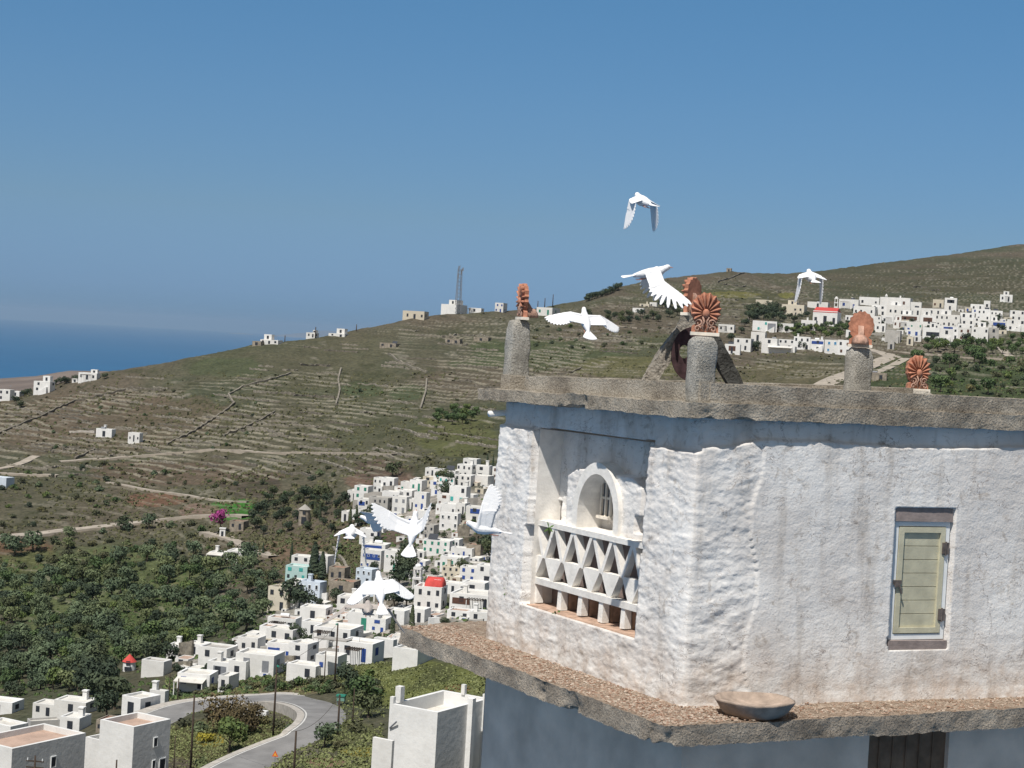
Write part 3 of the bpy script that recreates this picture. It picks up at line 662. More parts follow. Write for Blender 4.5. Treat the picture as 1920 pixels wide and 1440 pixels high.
# lower storey
q = MB(); lo = [C0 + dL * (LL + .06) - nL * .0, C0 + dR * .0, C0 + dR * (RR + .3), C0 + dL * (LL + .06) + dR * (RR + .3)]
d0, d1 = onR(1631, 1405, .02)[0], onR(1781, 1405, .02)[0]
P_ = [C0 + dL * (LL + .05), C0, C0 + dR * d0]
def wallq(a, b_, z0, z1, nn=None): q.add([a + Zup*z0, b_ + Zup*z0, b_ + Zup*z1, a + Zup*z1], [(0, 1, 2, 3)])
zq = zfoot - .15; zg = -16
wallq(P_[0], C0, zg, zq); wallq(C0, C0 + dR * d0, zg, zq); wallq(C0 + dR * d1, C0 + dR * (RR + .3), zg, zq)
a, b_ = C0 + dR * d0, C0 + dR * d1
wallq(a, b_, zg, zfoot - 2.4); wallq(a, a - nR * .4, zfoot - 2.4, zq); wallq(b_ - nR * .4, b_, zfoot - 2.4, zq)
wallq(C0 + dR * (RR + .3), lo[3], zg, zq); wallq(lo[3], lo[0], zg, zq)
dv(q.build('lower_wall', MAT['lowerwall']))
q = MB(); a2, b2 = a - nR * .06, b_ - nR * .06
q.add([a2 + Zup*(zfoot-2.4), b2 + Zup*(zfoot-2.4), b2 + Zup*zq, a2 + Zup*zq], [(0, 1, 2, 3)])
for i in range(1, 6):
    t0 = a2.lerp(b2, i/6) ; q.tube([t0 + nR*.01 + Zup*(zfoot-2.4), t0 + nR*.01 + Zup*zq], .008, 4)
dv(q.build('door', simple('brown_plank_door', (0.21, 0.14, 0.095), 0.3, 5)))

# frame for parts on the left wall: x towards the corner, y into the wall, z up
ML = Matrix(((-dL.x, -nL.x, 0, C0.x), (-dL.y, -nL.y, 0, C0.y), (0, 0, 1, 0), (0, 0, 0, 1)))
MR = Matrix(((dR.x, -nR.x, 0, C0.x), (dR.y, -nR.y, 0, C0.y), (0, 0, 1, 0), (0, 0, 0, 1))) @ Matrix.Translation((0, -.062, 0))
DI = Matrix.Translation(-(C0 + Zup * -16))
def onwall(mb, name, mat, MM, par=dove, smooth=False):
    for i, v in enumerate(mb.v): mb.v[i] = MM @ v
    o = mb.build(name, mat, par, smooth); o.matrix_parent_inverse = DI; return o
def wob(mb, a=0.006):
    for v in mb.v:
        h = v * 23.0; v += Vector((math.sin(h.x*3+h.z), math.sin(h.y*2+h.z*1.7), math.sin(h.z*2.3+h.x))) * a
    return mb
# lattice screen: rows of triangles, then square pigeon holes
X0, X1 = -(sL + .03), -(sR - .02)
n = 6; w = (X1 - X0) / n; th0, th1 = 0.055, 0.14
def zrow(px, py): return onL(px, py, -.1)[1]
zr0 = zSh + 0.01; zr1 = (zrow(1035, 1048) + zrow(1200, 1091)) / 2; zr2 = (zrow(1045, 1095) + zrow(1200, 1135)) / 2; zr3 = zr2 - 0.055; zr4 = zBt + .015
print('lattice z', zr0, zr1, zr2, zr3, zr4, 'X', X0, X1)
lat = MB()
def bar(x0, z0, x1, z1, t):
    d = Vector((x1 - x0, 0, z1 - z0)); nn = Vector((-d.z, 0, d.x)).normalized() * t / 2
    lat.prism([(x0 - nn.x, z0 - nn.z), (x1 - nn.x, z1 - nn.z), (x1 + nn.x, z1 + nn.z), (x0 + nn.x, z0 + nn.z)], th0 + random.uniform(-.006, .006), th1)
for i in range(n):
    xa, xm, xb = X0 + i*w, X0 + (i + .5)*w, X0 + (i+1)*w
    jz = lambda: random.uniform(-.008, .008)
    bar(xa + .01, zr0 + .02, xm - w*.04, zr1 + jz(), .050); bar(xb - .01, zr0 + .02, xm + w*.04, zr1 + jz(), .042)
lat.prism([(X0, zr0 - .0), (X1, zr0), (X1, zr0 + .05), (X0, zr0 + .05)], th0 - .01, th1 + .25)
for i in range(n + 1):
    xa = X0 + (i - .5) * w
    l_, r_ = xa + .015, xa + w - .015
    poly = [(max(l_, X0), zr1 + .012), (min(r_, X1), zr1 + .012), (min(xa + w/2 + .022, X1), zr2), (max(xa + w/2 - .022, X0), zr2)]
    if poly[1][0] - poly[0][0] > .02: lat.prism(poly, th0 + random.uniform(-.006, .006), th1)
for i in range(n):
    xm = X0 + (i + 1) * w
lat.prism([(X0, zr3), (X1, zr3), (X1, zr2 + .012), (X0, zr2 + .012)], th0 - .012, th1)
for i in range(1, 6):
    x = X0 + (i * 1.0 / 5.55 + .07) * (X1 - X0) - .02
    lat.prism([(x - .042, zr4), (x + .042, zr4), (x + .034, zr3 + .01), (x - .036, zr3 + .01)], th0 + .002, th1)
lat.prism([(X0 - .02, zr4), (X0 + .09, zr4), (X0 + .04, zr3 + .01), (X0 - .02, zr3 + .01)], th0 + .004, th1)
onwall(wob(lat, .004), 'lattice_screen', MAT['lattice'], ML)
fl = MB(); fl.box(X0 - .02, X1 + .02, .10, .60, zBt - .03, zBt + .012); onwall(wob(fl), 'nest_floor', MAT['sill'], ML)
# dividers seen through the square holes
dvm = MB()
for i in range(1, 6):
    x = X0 + (i / 5.55 + .07) * (X1 - X0); dvm.box(x - .015, x + .015, .17, .58, zr4, zr3)
onwall(dvm, 'nest_divider', MAT['sill'], ML)
sl = MB(); x0s, x1s = -onL(990, 1140, .03)[0], -onL(1206, 1190, .03)[0]
sl.ring([[(x, -.055, zBt - .06 + dz) for x in (x0s, x1s)] + [(x, .14, zBt - .06 + dz) for x in (x1s, x0s)] for dz in (0, .07)])
onwall(wob(sl, .008), 'sill', MAT['sill'], ML)
# hooded arch and smooth reveals of the recess
def archring(x0, r0, r1, zs, zc_, y0, y1):
    mb = MB(); pr = []
    q = list(np.linspace(0, pi, 19)); el = 1.28
    inn_ = [(x0 + r0, zs)] + [(x0 + math.cos(t) * r0, zc_ + math.sin(t) * r0 * el) for t in q] + [(x0 - r0, zs)]
    out_ = [(x0 + r1, zs)] + [(x0 + math.cos(t) * r1, zc_ + math.sin(t) * r1 * el) for t in q] + [(x0 - r1, zs)]
    n_ = len(inn_)
    for k in range(n_ - 1):
        for y_, fl in ((y0, 0), (y1, 1)):
            pass
        a_, b_ = inn_[k], inn_[k+1]; c_, d_ = out_[k+1], out_[k]
        mb.add([(a_[0], y0, a_[1]), (b_[0], y0, b_[1]), (c_[0], y0, c_[1]), (d_[0], y0, d_[1]), (a_[0], y1, a_[1]), (b_[0], y1, b_[1]), (c_[0], y1, c_[1]), (d_[0], y1, d_[1])], [(0, 1, 2, 3), (0, 4, 5, 1), (3, 2, 6, 7)])
    return mb
onwall(archring(-ac, ar * .80, ar * 1.02, zSh + .02, zap - 1.28 * ar, .09, .46), 'arch_hood', MAT['lattice'], ML)
rv = MB(); xl_, xr_ = -sL, -sR
rv.add([(xl_ + .012, .0, zSh + .0), (xl_ + .03, .31, zSh), (xl_ + .03, .31, zT0 - .01), (xl_ + .012, .0, zT0 - .01)], [(0, 1, 2, 3)])
rv.add([(xr_ - .012, .0, zSh + .0), (xr_ - .02, .31, zSh), (xr_ - .02, .31, zT1 - .01), (xr_ - .012, .0, zT1 - .01)], [(3, 2, 1, 0)])
rv.add([(xl_, .0, zT0 - .012), (xr_, .0, zT1 - .012), (xr_, .31, zT1 - .012), (xl_, .31, zT0 - .012)], [(0, 1, 2, 3)])
rv.add([(xl_ + .012, .0, zBt), (xl_ + .02, .31, zBt), (xl_ + .02, .31, zSh), (xl_ + .012, .0, zSh)], [(0, 1, 2, 3)])
onwall(rv, 'reveal', MAT['lattice'], ML)
nb_ = MB(); nb_.box(X0 - .01, X1 + .01, .27, .29, zBt, zSh - .02); nb_.box(X0 - .01, X1 + .01, .15, .28, zr2 - .03, zr2 - .01); onwall(nb_, 'nest_shade_back', simple('nest_shade_brown', (0.24, 0.185, 0.165), .2, 9, bmp=.01), ML)  # added dark lining: shade inside the openings put into its colour
# little window with a cross bar inside the arch
nw = MB(); nx = -onL(1155, 940, -.45)[0]; nz0, nz1 = onL(1155, 968, -.45)[1], onL(1155, 893, -.45)[1]; nw_ = .085
print('niche window', nx, nz0, nz1)
for x in (-nw_, 0, nw_): nw.box(nx + x - .012, nx + x + .012, .43, .455, nz0, nz1 - abs(x) * .6)
zc = (nz0 + nz1) / 2 - .02; nw.box(nx - nw_, nx + nw_, .436, .452, zc - .012, zc + .012); nw.box(nx - nw_ - .03, nx + nw_ + .02, .40, .46, nz0 - .03, nz0)
nw.box(nx - nw_, nx + nw_, .436, .452, nz1 - .07, nz1 - .05)
nwo = onwall(nw, 'niche_window', MAT['lime'], ML @ Matrix.Translation((0, -.115, 0)))
gp = MB(); gp.prism([(nx - nw_, nz0), (nx + nw_, nz0), (nx + nw_, nz1 - .06), (nx + nw_*.5, nz1 - .01), (nx - nw_*.5, nz1 - .01), (nx - nw_, nz1 - .06)], .456, .468)
onwall(gp, 'pane', simple('niche_dark', (0.10, 0.11, 0.13), 0.2, 5), ML @ Matrix.Translation((0, -.115, 0)), par=nwo).matrix_parent_inverse = Matrix.Identity(4) if False else DI
nwo_child = nwo.children[0]; nwo_child.matrix_parent_inverse = (nwo.matrix_parent_inverse).inverted() @ DI @ Matrix.Identity(4) if False else Matrix.Identity(4)
# exposed brick patch
bp = MB(); bs, bz = onL(970, 970); 
for i in range(7):
    x = -bs + random.uniform(-.10, .10); z = bz + random.uniform(-.06, .05); bp.box(x - .06, x + .05, -.012, .03, z - .018, z + .012)
onwall(wob(bp, .006), 'brick_patch', simple('brick', (0.42, 0.20, 0.12), .3, 15), ML)
# hatch in the right wall
hx0, hx1 = wx0 + .03, wx1 - .02; hz0_, hz1_ = wz0 + .085, wz1 - .13
print('hatch size', hx1 - hx0, hz1_ - hz0_)
fr = MB(); y0, y1 = .045, .10; t = .045
for a, b_, c, d in ((hx0, hx0 + t, hz0_, hz1_), (hx1 - t, hx1, hz0_, hz1_), (hx0 + t, hx1 - t, hz1_ - t, hz1_), (hx0 + t, hx1 - t, hz0_, hz0_ + t + .01)): fr.box(a, b_, y0, y1, c, d)
hatch = onwall(fr, 'hatch', MAT['whitepaint'], MR)
def hp(mb, name, mat):
    for i, v in enumerate(mb.v): mb.v[i] = MR @ v
    return mb.build(name, mat, hatch)
lx0, lx1, lz0, lz1 = hx0 + t + .008, hx1 - t - .008, hz0_ + t + .02, hz1_ - t - .008
lf = MB(); f = .055
for a, b_, c, d in ((lx0, lx0 + f, lz0, lz1), (lx1 - f, lx1, lz0, lz1), (lx0 + f, lx1 - f, lz1 - f, lz1), (lx0 + f, lx1 - f, lz0, lz0 + f)): lf.box(a, b_, .035, .075, c, d)
nb = 7
for i in range(nb):
    za = lz0 + f + (lz1 - lz0 - 2*f) * i / nb; zb_ = lz0 + f + (lz1 - lz0 - 2*f) * (i + 1) / nb
    lf.ring([[(lx0 + f, .062, za + .002), (lx1 - f, .062, za + .002), (lx1 - f, .052 + .006, zb_ - .004), (lx0 + f, .052 + .006, zb_ - .004)], [(lx0 + f, .08, za + .002), (lx1 - f, .08, za + .002), (lx1 - f, .08, zb_ - .004), (lx0 + f, .08, zb_ - .004)]])
hp(lf, 'shutter', MAT['greenpaint'])
for zz in (lz0 + (lz1 - lz0) * .80, lz0 + (lz1 - lz0) * .17):
    h = MB(); h.box(lx1 - .035, hx1 - .004, .026, .036, zz - .06, zz + .06); h.tube([(lx1 + .004, .022, zz - .07), (lx1 + .004, .022, zz + .07)], .009)
    h.box(lx1 - .03, lx1 - .005, .018, .026, zz - .05, zz + .05); hp(h, 'hinge', MAT['metal'])
lk = MB(); zz = lz0 + (lz1 - lz0) * .48
lk.box(hx0 + .01, lx0 + .05, .024, .036, zz - .018, zz + .022); lk.tube([(lx0 + .01, .018, zz - .01), (lx0 + .03, .012, zz - .06), (lx0 + .05, .015, zz - .11)], .010); lk.box(hx0 + .02, lx0 + .02, .012, .026, zz - .045, zz - .005)
hp(lk, 'latch', MAT['metal'])
ln = MB(); ln.box(wx0 + .01, wx1 - .01, .02, .10, hz1_ + .004, wz1 + .01); onwall(wob(ln), 'lintel', MAT['mauve'], MR)
ln = MB(); ln.box(wx0 + .0, wx1 - .0, .0, .10, wz0 - .012, hz0_ - .004); onwall(wob(ln), 'sill', MAT['mauve'], MR)
# drain spout at the far left corner
pp = MB(); a = on_plane(975, 772, C0 + dL * (LL - .0), dL); b_ = a - dR * 0.0 + nL * .02
tip = ray(926, 788) * (a.dot(fwd) - .02); tip = a + nL * .40 - Zup * .035; pp.tube([a + dR * .08 - nL * .1, a, tip], [.03, .03, .034], 10); o = pp.build('drain_spout', MAT['pipe'], None, True); dv(o)

# ------------------------------------------------------------------ pillars
def pillar(px0, px1, pyt, D, zbase, lab, rz, w2=None):
    xc = ray((px0 + px1) / 2, pyt); b = xc * D
    w = (px1 - px0) / F * D; ztop = b.z
    hw = w / 2; rings = []
    c = .35 * hw
    prof = [(0, 1.0), (.25, 1.0), (.6, .99), (.86, .97), (.94, .9), (.985, .74), (1.0, .5)]
    H = ztop - zbase
    for t, k in prof:
        for_ = []
        for a in range(16):
            an = 2*pi*a/16; cx, sx_ = math.cos(an), math.sin(an); m_ = max(abs(cx), abs(sx_)); rr = (0.55 / m_ + 0.45 * 1.12) * hw * .86
            for_.append((cx * rr * k, sx_ * rr * k, t * H))
        rings.append(for_)
    mb = MB().ring(rings)
    me_ = mesh('pillar', mb.v, mb.f, MAT['pillar'], False)
    o = link('stone_pillar', me_, None, (b.x, b.y, zbase), rz)
    bm = bmesh.new(); bm.from_mesh(me_); bmesh.ops.subdivide_edges(bm, edges=bm.edges, cuts=2, use_grid_fill=True)
    for v in bm.verts:
        h = v.co * 9; v.co += Vector((math.sin(h.z*2 + h.y), math.sin(h.z*1.7 + 2 + h.x), 0)) * .006 + Vector((math.sin(h.z*7.3 + h.y*5), math.sin(h.z*6.1 + h.x*6), 0)) * .003
    for f_ in bm.faces: f_.smooth = True
    bmesh.ops.recalc_face_normals(bm, faces=bm.faces); bm.to_mesh(me_); bm.free()
    tag(o, lab, 'pillar', 'stone pillars on the dovecote roof'); return Vector((b.x, b.y, ztop)), w
ry = math.atan2(dR.y, dR.x)
p1, w1 = pillar(950, 996, 600, 19.75, zt0 - .01, 'slim grey stone pillar at the far end of the roof slab', ry)
p2, w2 = pillar(1292, 1345, 631, 16.5, zt - .03, 'thick rounded grey pillar standing on the near corner of the roof', ry)
p3_, w3 = pillar(1588, 1636, 652, 18.2, zt - .06, 'short lichen spotted pillar standing behind the roof kerb', ry)

# ------------------------------------------------------------------ palmette antefixes (modelled after the photograph's terracotta ornaments)
def antefix_parts():
    """x right, y back, z up; height about 0.40"""
    cx, cz = 0.0, 0.20
    plate = MB(); pts = []
    ang = np.linspace(-115, 115, 12)
    def out(an, r): an = R(an); return (math.sin(an) * r * .86, cz + math.cos(an) * r)
    for i, a in enumerate(ang):
        r = .165 + .035 * math.cos(R(a)); 
        if i: pts.append(out((ang[i-1] + a) / 2, r * .92))
        pts.append(out(a, r))
    low = [(.085, .10), (.125, .075), (.125, 0), (-.125, 0), (-.125, .075), (-.085, .10)]
    plate.prism(pts + low, 0, .045)
    ribs = MB()
    for a in ang:
        r = .165 + .035 * math.cos(R(a)); an = R(a); n = 6; rr = []
        for k in range(n):
            t = k / (n - 1); d = .045 + (r - .052) * t; wd = .006 + .018 * t if k < n - 1 else .008
            c = Vector((math.sin(an) * d * .86, 0, cz + math.cos(an) * d)); s = Vector((math.cos(an), 0, -math.sin(an)))
            rr.append([c - s * wd + Vector((0, .005, 0)), c - s * wd * .6 - Vector((0, .02 + .01 * t, 0)), c - Vector((0, .028 + .012 * t, 0)), c + s * wd * .6 - Vector((0, .02 + .01 * t, 0)), c + s * wd + Vector((0, .005, 0))])
        ribs.ring(rr)
    hrt = MB(); hrt.ring([[(math.cos(q) * .035 * k, -y, cz - .005 + math.sin(q) * .045 * k) for q in np.linspace(0, 2*pi, 11)[:-1]] for y, k in ((-.005, 1), (.03, 1), (.045, .5))])
    vol = MB()
    for s in (-1, 1):
        for (ox, oz, r0, tw) in ((.06, .105, .038, 1), (.072, .05, .032, -1)):
            pts_ = []
            for k in range(16):
                q = k / 15 * 3.6 * pi / 2 * 1.25; r = r0 * (1 - k / 19); pts_.append((s * (ox + math.cos(q) * r * tw), -.018, oz + math.sin(q) * r))
            vol.tube(pts_, .0085, 5)
        vol.tube([(s * .01, -.02, .03), (s * .03, -.024, .075), (s * .012, -.026, .12), (s * .03, -.02, .165)], .010, 5)
    foot = MB(); foot.box(-.135, .135, -.03, .06, -.012, .022)
    stub = MB(); stub.ring([[(math.cos(q) * .10 * k, y, .02 + max(0, math.sin(q)) * .12 * k) for q in np.linspace(0, 2*pi, 15)[:-1]] for y, k in ((.04, 1), (.10, .95), (.16, .8), (.19, .5))])
    strut = MB(); strut.ring([[(x, .04, .24), (x * .8, .05, .02), (x, .19, .02)] for x in (-.03, .03)])
    return [('plate', plate, MAT['terracotta'], False), ('palm_leaf', ribs, MAT['terracotta'], True), ('heart', hrt, MAT['terracotta'], True), ('scroll', vol, MAT['terracotta_worn'], True), ('foot', foot, MAT['lime'], False), ('tile_stub', stub, MAT['terracotta_worn'], True), ('brace', strut, MAT['terracotta_worn'], False)]
ant0 = empty('antefix')
for nme, mb, mt, sm in antefix_parts(): wob(mb, .0015).build(nme, mt, ant0, sm)
first = [True]
def antefix(p, rz, lab, sc=1.0, tilt=0.0):
    if first[0]: o = ant0; first[0] = False
    else:
        o = ant0.copy(); COL.objects.link(o)
        for ch in list(ant0.children):
            c = ch.copy(); COL.objects.link(c); c.parent = o
    o.location = p; o.rotation_euler = (tilt, 0, rz); o.scale = (sc, sc, sc)
    tag(o, lab, 'antefix', 'terracotta palmette ornaments on the roof'); return o
# rz = 0 faces the camera side (-y)
antefix(p1 + Vector((0.02, 0, .015)), R(-76), 'terracotta palmette seen from its side on the slim far pillar', 1.0)
antefix(p2 + Vector((0.015, 0.02, .02)), R(-3), 'terracotta palmette facing forward on the thick corner pillar', 1.0)
antefix(p3_ + Vector((0, 0, .015)), R(172), 'orange palmette seen from its back on the short spotted pillar', .92)
D4 = 22.0
b4 = ray(1718, 737) * D4
base4 = MB(); base4.ring([[(x * k, y * k, z) for x, y in ((-.24, -.14), (.2, -.14), (.22, .2), (-.26, .2))] for z, k in ((-.22, 1), (0, .95), (.05, .6))]); 
o = wob(base4, .02).build('antefix_footing', MAT['schist'], None, False, (b4.x, b4.y, b4.z)); tag(o, 'lumpy grey mortar footing under the rear leaning palmette', 'footing')
antefix(b4 + Vector((0.02, 0, .03)), R(16), 'dark striped palmette on the mortar footing at the rear kerb', 1.12, R(-4))

# ------------------------------------------------------------------ leaning stone ornament behind the corner pillar
Dz = 17.6
A0, A1 = ray(1211, 712) * Dz, ray(1294, 596) * Dz
B0, B1 = ray(1392, 724) * (Dz + .1), ray(1322, 612) * (Dz + .1)
st_ = empty('leaning_slabs', tuple(((A0 + B0) / 2).xy.to_3d() + Zup * min(A0.z, B0.z)), label='two schist slabs leaning together as a triangle behind the corner pillar', cat='roof ornament')
def slab_between(name, p, q, w, mat, ydep=.2, parts=5):
    d = (q - p); L_ = d.length; d.normalize(); s = d.cross(Vector((0, 1, 0))).normalized(); y = Vector((0, 1, 0)); mb = MB(); rr = []
    for k in range(parts + 1):
        c = p + d * L_ * k / parts; ww = w / 2 * random.uniform(.85, 1.12)
        rr.append([c - s * ww, c + s * ww * .9, c + s * ww + y * ydep, c - s * ww * .95 + y * ydep])
    mb.ring(rr)
    o = mb.build(name, mat, st_)
    o.matrix_parent_inverse = Matrix.Translation(-st_.location); return o
def rough_up(o, cuts=3, a=.012):
    bm = bmesh.new(); bm.from_mesh(o.data); bmesh.ops.subdivide_edges(bm, edges=bm.edges, cuts=cuts, use_grid_fill=True)
    co = np.array([v.co[:] for v in bm.verts]); nn_ = np.stack([fbm3(co * 9 + k * 3, 4) for k in range(3)], -1) * a * 2
    for v, d in zip(bm.verts, nn_): v.co += Vector(d)
    bmesh.ops.recalc_face_normals(bm, faces=bm.faces); bm.to_mesh(o.data); bm.free()
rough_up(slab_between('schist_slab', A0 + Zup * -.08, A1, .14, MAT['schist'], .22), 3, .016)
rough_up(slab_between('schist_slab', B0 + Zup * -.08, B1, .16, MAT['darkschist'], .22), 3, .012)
cap = MB(); cc = ray(1290, 592) * Dz; cap.box(cc.x - .07, cc.x + .09, cc.y, cc.y + .2, cc.z - .05, cc.z + .0); o = cap.build('cap_stone', MAT['schist'], st_); o.matrix_parent_inverse = Matrix.Translation(-st_.location); rough_up(o, 3, .015)
antefix(ray(1293, 590) * (Dz + .1), R(-128), 'terracotta palmette turned away on top of the leaning slabs', .95)
# round iron plate with a hole under the slabs
mb = MB(); dc = ray(1297, 664) * (Dz - .06); ro, ri = .235, .058; seg = 40; rings = []
for rr_, y in ((ri, 0), (ro, 0), (ro, .05), (ri, .05)):
    pts = []
    for k in range(seg):
        a = 2*pi*k/seg; cxo = -.075 if rr_ == ri else 0.0
        pts.append((math.cos(a) * rr_ * .86 + cxo, y, math.sin(a) * rr_ * 1.15 + (0 if rr_ == ro else .02)))
    rings.append(pts)
for i in range(4):
    a_, b__ = rings[i], rings[(i+1) % 4]; mb.ring([a_, b__], cap=False)
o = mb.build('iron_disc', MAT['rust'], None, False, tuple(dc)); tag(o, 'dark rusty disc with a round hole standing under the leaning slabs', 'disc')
# rails of the rear kerb behind the third pillar seen in the photograph are part of the village road

# clay basin on the ledge
bc = on_z(1414, 1342, zfoot); mb = MB(); rings = []; seg = 15
for rr_, z in ((.27, 0), (.32, .05), (.375, .13), (.385, .15), (.355, .155), (.32, .105), (.20, .075)):
    rings.append([(math.cos(2*pi*k/seg + .3) * rr_ * (1 + .012 * math.sin(k*2.1)), math.sin(2*pi*k/seg + .3) * rr_ * .86, z + .005 * math.sin(k * 1.7)) for k in range(seg)])
mb.ring(rings); o = mb.build('clay_basin', MAT['clay'], None, True, (bc.x, bc.y + .02, zfoot + .005), R(12)); tag(o, 'shallow brown clay basin standing on the ledge by the corner', 'basin')
# rubble, grit and red chips lying on the ledge
def on_ledge(p):
    s1 = (p - C0).dot(nL); s2 = (p - C0).dot(nR); tl = (p - C0).dot(dL)
    return (s1 > .05 or s2 > .05)
V, Q = [], []; cnt = 0; tries = 0
while cnt < 7500 and tries < 40000:
    tries += 1
    u, v = random.random(), random.random()
    a = quad[0].lerp(quad[1], u) if random.random() < .78 else quad[1].lerp(quad[2], u * .75)
    inn = Vector((-nL.x, -nL.y, 0)); 
    p = a + (C0 + dL * 1.5 - a).normalized() * v * 1.5 if False else a + (-nL if (a - quad[0]).length <= (quad[1] - quad[0]).length and abs((a - quad[0]).normalized().dot((quad[1] - quad[0]).normalized())) > .999 else -nR) * (v * 1.05 + .03)
    if not on_ledge(p): continue
    r = random.uniform(.0035, .013) * (1.7 if random.random() < .06 else 1); hh = r * random.uniform(.25, .7); an = random.uniform(0, pi); b0 = len(V); el = random.uniform(.5, 1.6)
    for k in range(4):
        q_ = an + k * pi / 2; V.append((p.x + math.cos(q_) * r * el, p.y + math.sin(q_) * r, zfoot + .002 + random.uniform(0, .006)))
    for k in range(4):
        q_ = an + k * pi / 2; V.append((p.x + math.cos(q_) * r * el * .7, p.y + math.sin(q_) * r * .7, zfoot + .006 + hh))
    Q += [(b0+4, b0+5, b0+6, b0+7)] + [(b0+k, b0+(k+1) % 4, b0+4+(k+1) % 4, b0+4+k) for k in range(4)]; cnt += 1
m, N, L, b = newmat('brick_grit', 0.9, 0.1); t_ = noise_node(N, L, 25, 3)
L.new(ramp(N, L, t_.outputs[0], [(0.3, (0.13, 0.075, 0.052)), (0.43, (0.30, 0.185, 0.13)), (0.54, (0.42, 0.335, 0.265)), (0.72, (0.60, 0.53, 0.45))]).outputs[0], b.inputs['Base Color'])
tag(link('brick_grit', mesh('brick_grit', V, Q, m)), 'red and pale brick grit strewn over the ledge', 'grit', kind='stuff')
# small plants on the dovecote wall
def weed(px, py, left, size, name='wall_weed', lab=''):
    s, z = onL(px, py, .0) if left else onR(px, py, .0)
    c = C0 + (dL if left else dR) * s + (nL if left else nR) * .03 + Zup * z; c.z = z
    mb = MB()
    for k in range(9):
        d = Vector((random.uniform(-1, 1), random.uniform(-1, .2), random.uniform(-.9, 1))).normalized() * size * random.uniform(.5, 1)
        e = c + d; sd_ = d.orthogonal().normalized() * size * .12
        mb.ring([[c - sd_*.3, c + sd_*.3, c + Zup*.002], [c + d*.6 - sd_, c + d*.6 + sd_, c + d*.6 + Zup*.004], [e, e + sd_*.1, e + Zup*.001]])
    tag(mb.build('wall_weed', MAT['weed']), lab, 'weed', 'weeds growing on the dovecote wall')
weed(963, 1105, True, .12, lab='small green weed on the left pier of the lattice wall')
weed(1219, 1203, True, .10, lab='tiny weed on the wall just right of the ochre sill')
weed(1034, 990, True, .09, lab='small weed at the upper end of the triangle lattice')
weed(1047, 1150, True, .10, lab='wisp of weed at the left end of the ochre sill')
